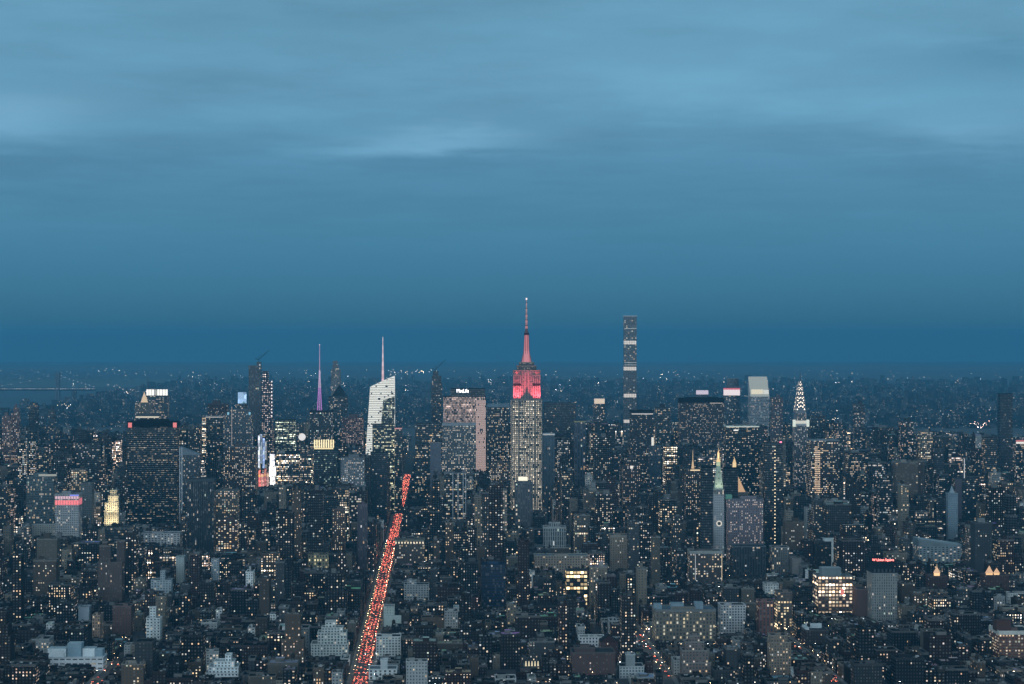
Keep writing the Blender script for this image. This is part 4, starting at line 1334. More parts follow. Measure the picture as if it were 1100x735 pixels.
for i in range(28):
    j = (i + 1) % 28
    a0, a1 = ring_o[i], ring_o[j]
    ck.face([(xc_ + a0[0] * .62, -0.3, zc_ + a0[1] * .62), (xc_ + a1[0] * .62, -0.3, zc_ + a1[1] * .62), (xc_ + a1[0], -0.3, zc_ + a1[1]), (xc_ + a0[0], -0.3, zc_ + a0[1])][::-1], GLOW, (0.3, 0.3, 0.3), None, (0, 0, 0, 0.8), litc=(1, 0.93, 0.78))
hd = b.part('clock_hand', ck)
bar(hd, (0, -0.45, zc_), (-1.0, -0.45, zc_ + 1.6), 0.25, (0.02, 0.02, 0.02))
bar(hd, (0, -0.45, zc_), (2.3, -0.45, zc_ + 0.6), 0.18, (0.02, 0.02, 0.02))
for s in (-1, 1):
    flood(b, (s * b.w * 0.30, -11, b.Z(526) + 1), (s * 1.0, 6, b.Z(512)), (0.95, 1.0, 0.82), 0.055e5, 100)
b.done()
H('apartment_building', 'black slab left of the clock', 'black unlit glass slab standing left of the clock tower', 752, 766, 502, 595, 3620, 22, DARK(wall=(0.015, 0.018, 0.02), lit=0.015, glass=0.5), mech=False, cop=(0.02, 0.02, 0.02)).done()
H('apartment_building', 'black slab right of the clock', 'black unlit glass slab standing right of the green-lit pyramid roof', 776.5, 793, 503, 536, 3980, 22, DARK(wall=(0.013, 0.014, 0.014), lit=0.005, glass=0.4), mech=False, cop=(0.02, 0.02, 0.02)).done()
b = H('office_tower', 'gold pyramid building', 'stone building with a glowing gold pyramid roof half hidden by a black slab', 776, 804, 529, 545, 4150, 40, STONE(lit=0.15), mech=False, tank=False)
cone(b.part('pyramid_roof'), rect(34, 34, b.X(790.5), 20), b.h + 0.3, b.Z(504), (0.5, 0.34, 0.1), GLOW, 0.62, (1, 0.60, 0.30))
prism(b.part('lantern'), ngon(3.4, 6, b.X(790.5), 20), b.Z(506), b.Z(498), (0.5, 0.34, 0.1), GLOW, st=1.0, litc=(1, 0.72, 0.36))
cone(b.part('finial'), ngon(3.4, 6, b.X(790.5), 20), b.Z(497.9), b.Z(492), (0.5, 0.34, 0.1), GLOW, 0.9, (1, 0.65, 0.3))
b.done()
b = H('office_tower', 'slim gold-spired tower', 'dark tower with warm lit cornice and a slim golden finial, left of the black slab', 735, 755, 504, 560, 4400, 30, BRICK(wall=(0.12, 0.10, 0.09), lit=0.3, litc=WARM), mech=False)
glowbox(b, 'light_band', -b.w / 2 + 8, b.w / 2, b.h - 3, b.h - 1, -1, 0.6, (1, 0.74, 0.42), 1.2)
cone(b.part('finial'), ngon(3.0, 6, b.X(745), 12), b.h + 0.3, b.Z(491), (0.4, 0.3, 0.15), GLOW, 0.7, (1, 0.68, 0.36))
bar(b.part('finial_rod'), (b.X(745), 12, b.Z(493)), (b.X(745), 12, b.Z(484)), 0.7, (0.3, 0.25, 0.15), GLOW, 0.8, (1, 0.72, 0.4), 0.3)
b.done()
b = H('apartment_building', 'light-beaded dark tower', 'tall dark slab with a vertical string of warm lights down its front', 819, 841, 476, 592, 4100, 30, DARK(wall=(0.018, 0.021, 0.024), lit=0.05), mech=False)
ls = b.part('light_string')
for k in range(27):
    zz = b.Z(583) + (b.Z(484) - b.Z(583)) * k / 26
    slab(ls, b.X(832.5) - 0.75, b.X(832.5) + 0.75, -0.8, -0.1, zz - 0.8, zz + 0.8, (0.1, 0.1, 0.1), GLOW, 2.0, (1, 0.82, 0.50))
glowbox(b, 'warning_light', b.X(838), b.X(840), b.h + 0.4, b.h + 2.4, 2, 2, (1, 0.2, 0.35), 3.0)
b.done()
H('apartment_building', 'hazy violet tower', 'hazy violet grey tower left of the arched-crown tower', 827.5, 841, 427, 478, 6000, 28, STONE(wall=(0.2, 0.17, 0.18), lit=0.2)).done()
H('office_tower', 'dark block by the arches', 'dark flat block close right of the arched-crown tower', 868.5, 887, 447, 474, 5800, 34, DARK(lit=0.05), mech=False).done()
b = H('office_tower', 'grey-roofed block', 'block with a broad pale roof and one warm lit pier, right of the arched-crown tower', 866, 902, 473, 535, 4950, 60, OFFICE(wall=(0.14, 0.11, 0.11), lit=0.25, litc=WARM), mech=False, roof=(0.35, 0.37, 0.38), cop=(0.32, 0.35, 0.37))
walls(b.part('lit_pier'), rect(11, 3, b.X(878), -1.55), 0, b.h - 12, OFFICE(wall=(0.2, 0.16, 0.14), lit=0.95, rown=0, litc=(1, 0.70, 0.45), jit=0.15, st=1.0, bay=2.7))
prism(b.part('pier_cap'), rect(11, 3, b.X(878), -1.55), b.h - 12, b.h - 11.5, (0.2, 0.16, 0.14))
b.done()

# ---- far right ----------------------------------------------------------------------
H('apartment_building', 'tall black right slab', 'tall plain black slab rising alone above the right skyline', 1071.5, 1088, 423, 505, 6000, 26, DARK(wall=(0.02, 0.022, 0.025), lit=0.012, glass=0.7), mech=False, cop=(0.02, 0.02, 0.025)).done()
b = H('office_tower', 'red-lined edge block', 'block with a red and white line of light on its roof at the right edge', 1088, 1108, 477, 520, 5500, 30, DARK(lit=0.25), mech=False)
glowbox(b, 'red_band', -b.w / 2 + 1, b.w / 2, b.Z(474.5), b.Z(473), 1, 3, (1, 0.25, 0.25), 0.6)
glowbox(b, 'white_band', -b.w / 2 + 1, b.w / 2, b.h + 0.3, b.Z(474.8), 0.9, 3, (1, 0.95, 0.85), 1.0)
b.done()
H('apartment_building', 'lone dark right tower', 'dark tower with a few orange windows, standing alone on the right skyline', 965, 981, 453, 495, 5600, 28, DARK(lit=0.22, litc=PINK, rown=0.9)).done()
H('apartment_building', 'white-belted hazy tower', 'hazy tower belted with a few white lights right of the arched-crown tower', 916, 929, 434, 485, 6200, 26, DARK(wall=(0.05, 0.05, 0.06), lit=0.15, litc=COOL, rown=1.0)).done()
b = H('office_tower', 'masted dark block', 'dark flat-topped block with a thin white mast behind and a pale left flank', 1022, 1052, 514, 562, 4600, 36, DARK(lit=0.06), mech=False)
slab(b.part('pale_flank'), -b.w / 2 - 0.3, -b.w / 2 + 12, -0.4, -0.05, 0, b.h - 1.5, (0.22, 0.20, 0.22))
mast(b, b.X(1037.5), 12, b.h - 1, b.Z(493), 0.9, 0.7, (0.7, 0.7, 0.7), GLOW, 0.6, (0.92, 0.95, 1))
b.done()
b = H('apartment_building', 'pale pointed slim tower', 'pale blue grey slim tower with a pointed cap on the right', 1016, 1029, 530, 583, 4200, 20, PALE(wall=(0.36, 0.42, 0.46), lit=0.02, ww=0.3), mech=False, tank=False)
cone(b.part('pointed_cap'), rect(b.w * 0.5, 10, 0, 10), b.h + 0.2, b.Z(522), (0.4, 0.45, 0.48))
b.done()
b = H('warehouse', 'low slanting pale building', 'long low pale grey building with a slanting roof on the right', 980, 1036, 587, 606, 3850, 50, PALE(wall=(0.44, 0.48, 0.50), lit=0.25, litc=YELLOW, bay=6, ww=0.5), mech=False, roof_on=False, tank=False)
prism(b.part('slanting_roof'), b.poly, b.h - 0.3, b.h, (0.38, 0.42, 0.44), ztop=[b.Z(579), b.Z(586), b.Z(586), b.Z(579)], roofc=(0.46, 0.51, 0.53))
b.done()

# ---- lower right ----------------------------------------------------------------------
b = H('office_tower', 'wide mauve block', 'wide mauve grey block studded with pink and white windows, right of the clock tower', 779, 820, 536, 588, 3950, 40, STONE(wall=(0.24, 0.215, 0.23), bay=3.0, ww=0.42, wh=0.5, lit=0.32, litc=PINK, jit=0.6, st=1.3), cop=(0.30, 0.30, 0.32), tank=False)
slab(b.part('green_penthouse'), b.X(780), b.X(786.5), 1, 12, b.h - 0.9, b.Z(531.5), (0.30, 0.46, 0.38))
b.done()
b = H('office_tower', 'colonnaded dark block', 'dark block fronted by tall columns under a pale ledge, below the mauve block', 784, 823, 587, 625, 3650, 40, DARK(wall=(0.07, 0.075, 0.08), lit=0.06), mech=False, cop=(0.24, 0.26, 0.28), tank=False)
co = b.part('column')
for k in range(13):
    xx = -b.w / 2 + 1 + (b.w - 2) * k / 12
    slab(co, xx - 0.6, xx + 0.6, -1.2, -0.05, b.Z(618), b.h - 3, (0.17, 0.18, 0.19))
b.done()
b = H('loft_building', 'pale-corniced corner block', 'corner block with a pale overhanging cornice and a thin white light line down its front', 738, 776, 592, 634, 3550, 36, STONE(wall=(0.15, 0.13, 0.12), lit=0.3, litc=WARM, bay=4, ww=0.5), cop=(0.46, 0.46, 0.44), band=3)
glowbox(b, 'light_strip', b.X(747) - 0.4, b.X(747) + 0.4, b.Z(634), b.h - 5, -0.8, 0.5, (0.9, 0.95, 1), 0.5)
glowbox(b, 'light_strip', b.w / 2 - 1.2, b.w / 2 - 0.2, b.Z(634), b.h - 5, -0.8, 0.5, (1, 0.82, 0.55), 0.6)
b.done()
H('loft_building', 'narrow grey block', 'grey block with a pale cornice right of the colonnaded dark block', 826, 848, 588, 620, 3700, 34, STONE(wall=(0.22, 0.215, 0.205), lit=0.10, wh=0.8), cop=(0.4, 0.4, 0.39)).done()
H('loft_building', 'blank grey gable', 'plain grey windowless side wall right of the narrow grey block', 848.5, 861, 600, 620, 3660, 26, PALE(wall=(0.24, 0.23, 0.22), ww=0, lit=0), mech=False).done()
b = H('apartment_building', 'white hooked tower', 'dark tower with a white wall bent over its top like a hook', 873, 897, 582, 612, 3750, 24, DARK(wall=(0.05, 0.045, 0.045), lit=0.05, ww=0.4), mech=False, tank=False)
wf = b.part('white_wall')
slab(wf, b.w / 2 - 5.5, b.w / 2 + 0.4, -0.5, 20, b.Z(608), b.Z(579) - 0.0, (0.62, 0.66, 0.66))
slab(wf, b.X(886), b.w / 2 - 5.55, -0.5, 20, b.h + 0.3, b.Z(579), (0.62, 0.66, 0.66))
b.done()
b = H('warehouse', 'lit brick warehouse', 'big brown brick warehouse with whole floors of warm lit windows', 873, 916, 619, 676, 3160, 44, BRICK(wall=(0.20, 0.14, 0.115), bay=4.4, fl=4.6, ww=0.66, wh=0.55, lit=0.55, rown=0.6, litc=(1, 0.72, 0.45), jit=0.35, st=1.3), cop=(0.30, 0.30, 0.29), roof=(0.3, 0.32, 0.33), tank=True)
slab(b.part('penthouse'), b.X(884), b.X(905), 10, 32, b.h - 0.9, b.Z(611), (0.30, 0.33, 0.34), roofc=(0.42, 0.45, 0.46))
glowbox(b, 'red_sign', b.X(903), b.X(906.5), b.Z(639), b.Z(633), -0.9, 0.5, (1, 0.25, 0.2), 0.8)
b.done()
H('loft_building', 'blank brown wall', 'blank brown wall of a tall loft right of the lit brick warehouse', 916, 932, 633, 676, 3130, 34, BRICK(wall=(0.17, 0.125, 0.115), ww=0, lit=0), mech=False, tank=True).done()
b = H('hotel', 'red-signed mansard hotel', 'grey corner hotel with a dark mansard roof carrying a long red neon sign', 931, 964, 616, 670, 3100, 36, STONE(wall=(0.27, 0.27, 0.26), bay=3.0, fl=3.6, ww=0.42, wh=0.66, lit=0.05, st=1.4), mech=False, tank=False, cop=(0.36, 0.37, 0.37))
prism(b.part('mansard_roof'), outset(b.poly, -0.3), b.h - 0.5, b.Z(604), (0.045, 0.05, 0.055), top=outset(b.poly, -4))
dm = b.part('dormer')
for k in range(6):
    xx = -b.w / 2 + 4 + (b.w - 8) * k / 5
    slab(dm, xx - 1.1, xx + 1.1, 0.2, 4, b.h + 1, b.h + 5.5, (0.16, 0.17, 0.18))
fr = b.part('sign_frame')
for k in range(7):
    xx = b.X(937) + (b.X(962) - b.X(937)) * k / 6
    bar(fr, (xx, 5.2, b.Z(604.2)), (xx, 5.2, b.Z(600.5)), 0.15, (0.06, 0.06, 0.06))
slab(fr, b.X(937), b.X(962), 5.1, 5.5, b.Z(603.9), b.Z(603.5), (0.06, 0.06, 0.06))
b.done()
letters(b, 'W Union Square', 4.4, b.X(949.5), 4.9, b.Z(603.2), red_sign, 28)


def dome(mb, x, y, z, r, h, col, st, n=10, m=5):
    for i in range(m):
        a0, a1 = math.pi / 2 * i / m, math.pi / 2 * (i + 1) / m
        r0, r1 = r * math.cos(a0), r * math.cos(a1) + 0.02
        prism(mb, ngon(r0, n, x, y), z + h * math.sin(a0), z + h * math.sin(a1), (0.3, 0.2, 0.1), GLOW, ngon(r1, n, x, y), st=st * (1 if i % 2 else 0.8), litc=col)


b = H('church', 'single-domed church', 'dark brick building topped by one glowing orange domed lantern', 994, 1018, 619, 634, 3250, 30, BRICK(lit=0.05), mech=False, tank=False)
prism(b.part('drum'), ngon(4.0, 8, 0, 12), b.h - 0.9, b.Z(616.5), (0.3, 0.2, 0.15), GLOW, st=1.3, litc=(1, 0.62, 0.30))
cone(b.part('dome'), ngon(4.9, 8, 0, 12), b.Z(616.4), b.Z(609.5), (0.3, 0.2, 0.1), GLOW, 0.75, (1, 0.62, 0.36))
bar(b.part('finial'), (0, 12, b.Z(611)), (0, 12, b.Z(607)), 0.7, (0.3, 0.2, 0.1), GLOW, 0.8, (1, 0.7, 0.42), 0.2)
b.done()
b = H('church', 'twin-domed building', 'dark brick building topped by two glowing orange domes side by side', 1053, 1084, 618, 634, 3200, 30, BRICK(lit=0.05), mech=False, tank=False)
for px, r_, tp_ in ((1065, 5.6, 608.5), (1073, 4.6, 611)):
    prism(b.part('drum'), ngon(r_ * 0.8, 8, b.X(px), 12), b.h - 0.9, b.h + 1.4, (0.3, 0.2, 0.1), GLOW, st=1.2, litc=(1, 0.60, 0.28))
    cone(b.part('dome'), ngon(r_, 8, b.X(px), 12), b.h + 1.5, b.Z(tp_), (0.3, 0.2, 0.1), GLOW, 0.75, (1, 0.60, 0.33))
b.done()

b = H('apartment_building', 'gridded brick apartments', 'large red brown brick apartment house with white window grid at the lower right edge', 1062, 1110, 678, 735, 2740, 50, BRICK(wall=(0.22, 0.14, 0.115), bay=3.4, fl=3.3, ww=0.5, wh=0.5, lit=0.42, litc=WARM, jit=0.6, st=1.3), cop=(0.62, 0.61, 0.58), band=3, tank=True)
lg = b.part('string_course')
for k in range(3, 13):
    slab(lg, -b.w / 2, b.w / 2, -0.35, -0.02, b.h - k * 3.3 - 2.2, b.h - k * 3.3 - 1.7, (0.42, 0.38, 0.34))
slab(b.part('penthouse'), b.X(1072), b.X(1088), 8, 26, b.h - 0.9, b.Z(668), (0.20, 0.13, 0.11))
b.done()
H('apartment_building', 'white gridded block', 'white gridded apartment block below the wide mauve block', 771, 801, 650, 686, 2950, 28, PALE(wall=(0.40, 0.42, 0.42), bay=3.4, ww=0.55, wh=0.6, lit=0.10), tank=True).done()
b = H('loft_building', 'long arched loft', 'long pale stone loft with arched upper windows and a bluish roof', 700, 769, 655, 700, 2900, 50, STONE(wall=(0.23, 0.21, 0.18), bay=4.0, fl=4.4, ww=0.5, wh=0.6, lit=0.26, litc=(1, 0.88, 0.55), jit=0.4, st=1.3), cop=(0.32, 0.32, 0.31), roof=(0.24, 0.29, 0.32), band=1.5, tank=True)
for k, (a0, a1) in enumerate(((704, 712), (722, 736), (748, 757))):
    slab(b.part('bulkhead'), b.X(a0), b.X(a1), 14, 30, b.h - 0.9, b.h + 5 + k, (0.36, 0.42, 0.45))
ar = b.part('arch_moulding')
for k in range(15):
    xx = -b.w / 2 + 2.5 + (b.w - 5) * k / 14
    slab(ar, xx - 0.4, xx + 0.4, -0.7, -0.03, b.h - 14, b.h - 3.2, (0.33, 0.31, 0.27))
b.done()
H('apartment_building', 'stepped mansard house', 'stepped pale brown apartment house climbing in tiers at the bottom right of centre', 730, 764, 712, 735, 2590, 30, STONE(wall=(0.22, 0.19, 0.175), lit=0.08), [(733, 761, 699), (737, 757, 690), (741, 753, 684)], cop=(0.36, 0.34, 0.32), tank=False).done()
H('apartment_building', 'beige slab apartment', 'beige brick apartment slab with a stepped roof beside the right street of red cars', 824, 850, 690, 735, 2600, 30, STONE(wall=(0.25, 0.215, 0.18), bay=3.2, fl=3.1, ww=0.4, lit=0.14, litc=WARM), [(828, 846, 683)], tank=True).done()
H('loft_building', 'narrow pink brick block', 'narrow pinkish brick block with pale piers left of the warm-windowed block', 812, 831, 646, 684, 2960, 28, BRICK(wall=(0.24, 0.145, 0.125), bay=4, ww=0.5, wh=0.8, lit=0.08), tank=True).done()
H('loft_building', 'warm-windowed block', 'slim block whose floors glow with warm windows, left of the lit brick warehouse', 832, 851, 636, 680, 3030, 28, STONE(wall=(0.18, 0.15, 0.13), bay=3.8, ww=0.6, lit=0.55, rown=0.5, litc=(1, 0.74, 0.40), jit=0.3, st=1.4), tank=True).done()
b = H('loft_building', 'white-gabled low block', 'low dark building with a tall white party wall below the lit brick warehouse', 860, 890, 677, 702, 2850, 40, BRICK(wall=(0.09, 0.075, 0.07), lit=0.06), mech=False)
pw_ = b.part('party_wall')
slab(pw_, -b.w / 2, -b.w / 2 + 4, 0.5, 30, b.h - 0.9, b.h + 3, (0.6, 0.63, 0.64))
slab(pw_, -b.w / 2 + 4.02, b.w * 0.36, 26, 30, b.h - 0.9, b.h + 4.5, (0.6, 0.63, 0.64))
slab(pw_, b.X(874), b.X(878.5), -2, -0.1, b.Z(712), b.Z(694), (0.5, 0.54, 0.55))
b.done()
H('office_tower', 'beige corniced block', 'beige mid-rise block with pale cornice in the middle distance right of centre', 654, 675, 575, 616, 3700, 32, STONE(wall=(0.30, 0.265, 0.225), ww=0.3, lit=0.06), cop=(0.44, 0.42, 0.38), band=2, tank=False).done()
b = H('office_tower', 'cupola building', 'white columned building with a small cupola on a wide podium, below the red-crowned skyscraper', 583, 608, 566, 592, 3900, 30, STONE(wall=(0.34, 0.36, 0.36), bay=3.6, ww=0.55, wh=0.9, fl=8, lit=0.03), [(590, 602, 562)], cop=(0.5, 0.52, 0.52), band=2, tank=False, mech=False)
pd = b.part('podium')
pq = [(b.X(574), -8), (b.X(613), -8), (b.X(613), 44), (b.X(574), 44)]
walls(pd, pq, 0, b.Z(588), STONE(lit=0.12))
parapet_roof(pd, pq, b.Z(588) + 0.3, (0.5, 0.5, 0.48), (0.3, 0.32, 0.33))
dome(b.part('cupola'), b.X(596), 15, b.tz, 3.5, 5, (0.3, 0.32, 0.34), 0.1)
b.done()
H('loft_building', 'long pale-fronted loft', 'long low pale-fronted loft below the cupola building', 573, 632, 597, 614, 3600, 36, STONE(wall=(0.34, 0.30, 0.26), bay=4, ww=0.45, lit=0.12), cop=(0.5, 0.48, 0.44), roof=(0.28, 0.31, 0.33)).done()
H('loft_building', 'amber-windowed loft', 'dark loft with two storeys of big glowing amber windows', 607, 631, 613, 642, 3300, 30, DARK(wall=(0.07, 0.06, 0.055), bay=5, fl=5.2, ww=0.8, wh=0.6, lit=0.7, rown=0.6, litc=(1, 0.70, 0.30), jit=0.15, st=1.4), cop=(0.2, 0.2, 0.2), tank=True).done()
b = H('apartment_building', 'pale towered block', 'pale grey apartment block with square roof tower at the bottom, left of the orange street', 663, 692, 716, 735, 2600, 30, PALE(wall=(0.36, 0.38, 0.385), bay=3.4, ww=0.5, wh=0.5, lit=0.03), [(673, 683, 704)], tank=False, tier_st=PALE(wall=(0.42, 0.44, 0.44), ww=0.0, lit=0))
b.done()
H('apartment_building', 'big brown brick block', 'big dark brown brick apartment block at the bottom, left of the pale towered block', 612, 661, 701, 735, 2590, 40, BRICK(wall=(0.15, 0.105, 0.095), lit=0.05), [(618, 640, 697)], cop=(0.22, 0.20, 0.19), tank=True).done()
b = H('loft_building', 'gabled brown building', 'brown building with a pitched roof behind the big brown brick block', 643, 664, 690, 704, 2720, 26, BRICK(wall=(0.14, 0.09, 0.085), lit=0.08), mech=False, tank=False, roof_on=False)
g = b.part('pitched_roof')
hw = b.w / 2
g.face([(-hw, 0, b.h - .3), (hw, 0, b.h - .3), (0, 0, b.Z(683))], PLAIN, (0.14, 0.09, 0.085))
g.face([(hw, 0, b.h - .3), (hw, 26, b.h - .3), (0, 26, b.Z(683)), (0, 0, b.Z(683))], ROOF, (0.10, 0.09, 0.09))
g.face([(-hw, 26, b.h - .3), (-hw, 0, b.h - .3), (0, 0, b.Z(683)), (0, 26, b.Z(683))], ROOF, (0.10, 0.09, 0.09))
b.done()

# ---- lower centre and left --------------------------------------------------------------
b = H('apartment_building', 'deep blue glass block', 'deep blue glass-walled block standing alone in the low middle ground', 517, 543, 606, 655, 3200, 30, BLUE(wall=(0.035, 0.085, 0.17), ww=0.85, wh=0.8, lit=0.03, glass=0.9), mech=True, tank=False, cop=(0.05, 0.09, 0.15), roof=(0.06, 0.09, 0.13))
nt_b = b.part('netting')
for k in range(1, 8):
    zz = b.h * k / 8
    slab(nt_b, -b.w / 2, b.w / 2, -0.5, -0.05, zz - 0.4, zz + 0.4, (0.03, 0.07, 0.13))
b.done()
H('loft_building', 'pale long loft', 'pale grey gridded loft right of the red traffic avenue, in the middle distance', 434, 461, 628, 648, 3300, 30, PALE(wall=(0.34, 0.35, 0.35), lit=0.08, ww=0.5), [(437, 447, 624)], tank=True).done()
b = H('apartment_building', 'white gridded avenue block', 'white gridded apartment block with dark windows hard by the red traffic avenue', 404, 431, 684, 712, 2760, 28, PALE(wall=(0.64, 0.66, 0.65), bay=3.5, fl=3.3, ww=0.52, wh=0.56, lit=0.05), tank=False, cop=(0.6, 0.61, 0.6))
b.done()
b = H('apartment_building', 'white towered avenue block', 'white building with a blank square tower at the foot of the red traffic avenue', 396, 427, 719, 735, 2590, 30, PALE(wall=(0.72, 0.75, 0.75), bay=5, ww=0.42, wh=0.7, lit=0.04), [(408.5, 416, 710)], mech=False, tank=False, roof=(0.3, 0.32, 0.33), tier_st=PALE(wall=(0.60, 0.62, 0.62), ww=0.0, lit=0))
b.done()
b = H('apartment_building', 'white stepped hotel', 'broad white stepped apartment house left of the red traffic avenue', 334, 375, 692, 714, 2740, 34, PALE(wall=(0.62, 0.64, 0.62), bay=3.6, fl=3.4, ww=0.48, wh=0.55, lit=0.07, litc=WARM), [(341, 372, 680), (345, 368, 675), (349, 360, 669)], tank=False, mech=False, roof=(0.3, 0.32, 0.32))
b.done()
b = H('apartment_building', 'white wedding-cake house', 'white terraced apartment house stepping up to a slim square tower at the bottom left', 221, 259, 723, 735, 2590, 36, PALE(wall=(0.74, 0.77, 0.77), bay=4, ww=0.46, lit=0.04), [(224, 256, 717), (229, 251, 711.5), (241, 247.5, 705)], tank=False, mech=False, roof=(0.5, 0.53, 0.54))
b.done()
b = H('loft_building', 'white box by the avenue', 'white boxy building with a low lit wing right of the red traffic avenue', 412, 424, 651, 668, 2960, 20, PALE(wall=(0.48, 0.51, 0.49), ww=0.15, lit=0.03), mech=False, tank=False)
slab(b.part('low_wing'), b.X(413), b.X(431), -6, -0.1, 0, b.Z(661), (0.52, 0.56, 0.54))
b.done()
b = H('apartment_building', 'white balconied tower', 'small white tower with stacked dark balconies, left of centre', 157, 174, 664, 690, 2880, 20, PALE(wall=(0.68, 0.70, 0.69), bay=4.5, fl=3.4, ww=0.5, wh=0.4, lit=0.05), [(160, 166.5, 653)], mech=False, tank=False)
bc = b.part('balcony')
for k in range(1, 8):
    zz = b.h - k * 3.6
    if zz > 2:
        slab(bc, -b.w * 0.1, b.w / 2, -1.3, -0.05, zz - 0.3, zz + 0.5, (0.58, 0.6, 0.6))
b.done()
H('loft_building', 'pale blank box', 'pale blank-walled box of a building among low dark roofs at the left', 84, 98, 652, 671, 3000, 20, PALE(wall=(0.50, 0.54, 0.57), ww=0.0, lit=0), mech=False, tank=False).done()

b = H('hospital', 'big white complex', 'big white low complex of stepped blocks at the lower left', 50, 115, 706, 735, 2660, 30, PALE(wall=(0.76, 0.79, 0.80), bay=7, fl=4.4, ww=0.72, wh=0.26, lit=0.05), mech=False, tank=False, roof=(0.45, 0.48, 0.5), cop=(0.66, 0.68, 0.69))
for (a0, a1, y0, y1, t_) in ((50.5, 70, 4, 26, 697.5), (71, 86, 8, 28, 692.5), (87, 100, 10, 28, 698), (101, 109, 6, 24, 699), (62, 68, 2, 12, 700)):
    m = b.part('upper_block')
    prism(m, [(b.X(a0), y0), (b.X(a1), y0), (b.X(a1), y1), (b.X(a0), y1)], b.h - 0.9, b.Z(t_), (0.42, 0.50, 0.54) if a0 in (71, 101) else (0.74, 0.77, 0.78), roofc=(0.48, 0.53, 0.55))
slab(b.part('dark_panel'), b.X(71), b.X(98), -0.4, -0.05, b.Z(721), b.Z(714), (0.05, 0.06, 0.07))  # dark slab on the wall face stands in for a recess
b.done()
b = H('apartment_building', 'twin-crested brown tower', 'tall brown apartment house with two crested tops behind the low left roofs', 105, 134, 604, 650, 3250, 30, BRICK(wall=(0.17, 0.135, 0.12), bay=3.2, ww=0.34, wh=0.7, lit=0.06), mech=False, tank=False, cop=(0.25, 0.22, 0.2))
for a0, a1, t_ in ((106, 118, 587), (124.5, 133, 582), (109, 115, 583)):
    q = [(b.X(a0), 6), (b.X(a1), 6), (b.X(a1), 20), (b.X(a0), 20)]
    if a0 == 109:
        q = scaled(q, 0.8)
    m = b.part('crest')
    walls(m, q, b.h - 0.9, b.Z(t_), BRICK(wall=(0.19, 0.15, 0.135), lit=0.02))
    parapet_roof(m, q, b.Z(t_) + 0.3, (0.3, 0.27, 0.25), (0.15, 0.15, 0.15))
b.done()
H('loft_building', 'pale bluish slab', 'pale bluish blank slab in the left middle ground', 189, 199, 598, 628, 3500, 22, PALE(wall=(0.34, 0.40, 0.43), ww=0.12, lit=0.02), mech=False, tank=False).done()
H('apartment_building', 'brown tower by the street glow', 'brown brick tower standing over the orange street glow at the lower left', 121, 144, 651, 690, 2960, 28, BRICK(wall=(0.18, 0.125, 0.11), lit=0.04), tank=True).done()
H('apartment_building', 'lit-flank narrow house', 'narrow house with a pale tan flank left of the brown tower', 99, 111, 661, 698, 2900, 30, STONE(wall=(0.34, 0.27, 0.22), lit=0.10), tank=True).done()
H('loft_building', 'long corniced hall', 'long low pale hall with bright windows under its cornice, below the broad dark slab', 152, 196, 573, 586, 3900, 40, PALE(wall=(0.42, 0.44, 0.45), bay=5, ww=0.4, wh=0.6, lit=0.25, litc=COOL), roof=(0.3, 0.32, 0.34)).done()
b = H('apartment_building', 'white stepped low house', 'white low house with a raised square head in the left middle ground', 162, 186, 623, 638, 3250, 24, PALE(wall=(0.48, 0.52, 0.54), bay=4, lit=0.05), [(171.5, 176.5, 614)], mech=False, tank=False)
b.done()
H('apartment_building', 'narrow white tower', 'narrow white tower rising among dark lofts below the warm brick loft', 227, 236, 601, 626, 3450, 18, PALE(wall=(0.50, 0.54, 0.56), ww=0.35, lit=0.1), mech=False, tank=False).done()
H('loft_building', 'yellow-topped loft', 'pale loft with a strip of yellow light along its top floor left of the avenue', 331, 353, 596, 612, 3500, 30, STONE(wall=(0.32, 0.29, 0.22), lit=0.45, litc=(1, 0.86, 0.42), jit=0.2, bay=4, fl=5), tank=True).done()
b = H('loft_building', 'crown-lit loft', 'broad brown loft with a crown of white lights along its cornice, right of the avenue', 424, 456, 580, 608, 3800, 36, STONE(wall=(0.18, 0.155, 0.14), lit=0.22), cop=(0.42, 0.42, 0.36), tank=True)
cl_ = b.part('cornice_lights')
for k in range(10):
    xx = -b.w / 2 + 2 + (b.w - 4) * k / 9
    slab(cl_, xx - 0.9, xx + 0.9, -0.9, -0.3, b.h - 6, b.h - 3.2, (0.1, 0.1, 0.1), GLOW, 1.2, (1, 0.88, 0.62))
b.done()
b = H('shop_building', 'script-signed roof', 'dark low building with a white cursive neon sign on its roof at the bottom centre', 524, 548, 729.5, 735, 2590, 30, BRICK(wall=(0.12, 0.11, 0.11), lit=0.05), mech=False, tank=False)
sg = b.part('neon_script')
random.seed(5)
pts = [(b.X(528) + i * (b.X(544.5) - b.X(528)) / 28, 1.0, b.Z(727.6) + (2.2 if i in (8, 9) else 0) + 1.1 * math.sin(i * 2.2) - 0.6 * (i > 15)) for i in range(29)]
for p_, q_ in zip(pts, pts[1:]):
    bar(sg, p_, q_, 0.35, (0.1, 0.1, 0.1), GLOW, 2.2, (1, 0.97, 1))
b.done()
b = H('loft_building', 'bulb-crowned house', 'house crowned by a row of bulging yellow lamps at the bottom centre', 562, 580, 716, 735, 2620, 26, STONE(wall=(0.16, 0.15, 0.14), lit=0.1), mech=False, tank=False)
lp = b.part('roof_lamps')
for k in range(5):
    xx = -b.w / 2 + 2 + (b.w - 4) * k / 4
    prism(lp, ngon(1.0, 8, xx, 0.2), b.h + 0.3, b.h + 5.5, (0.3, 0.25, 0.15), GLOW, ngon(0.5, 8, xx, 0.2), st=0.85, litc=(1, 0.86, 0.55))
b.done()


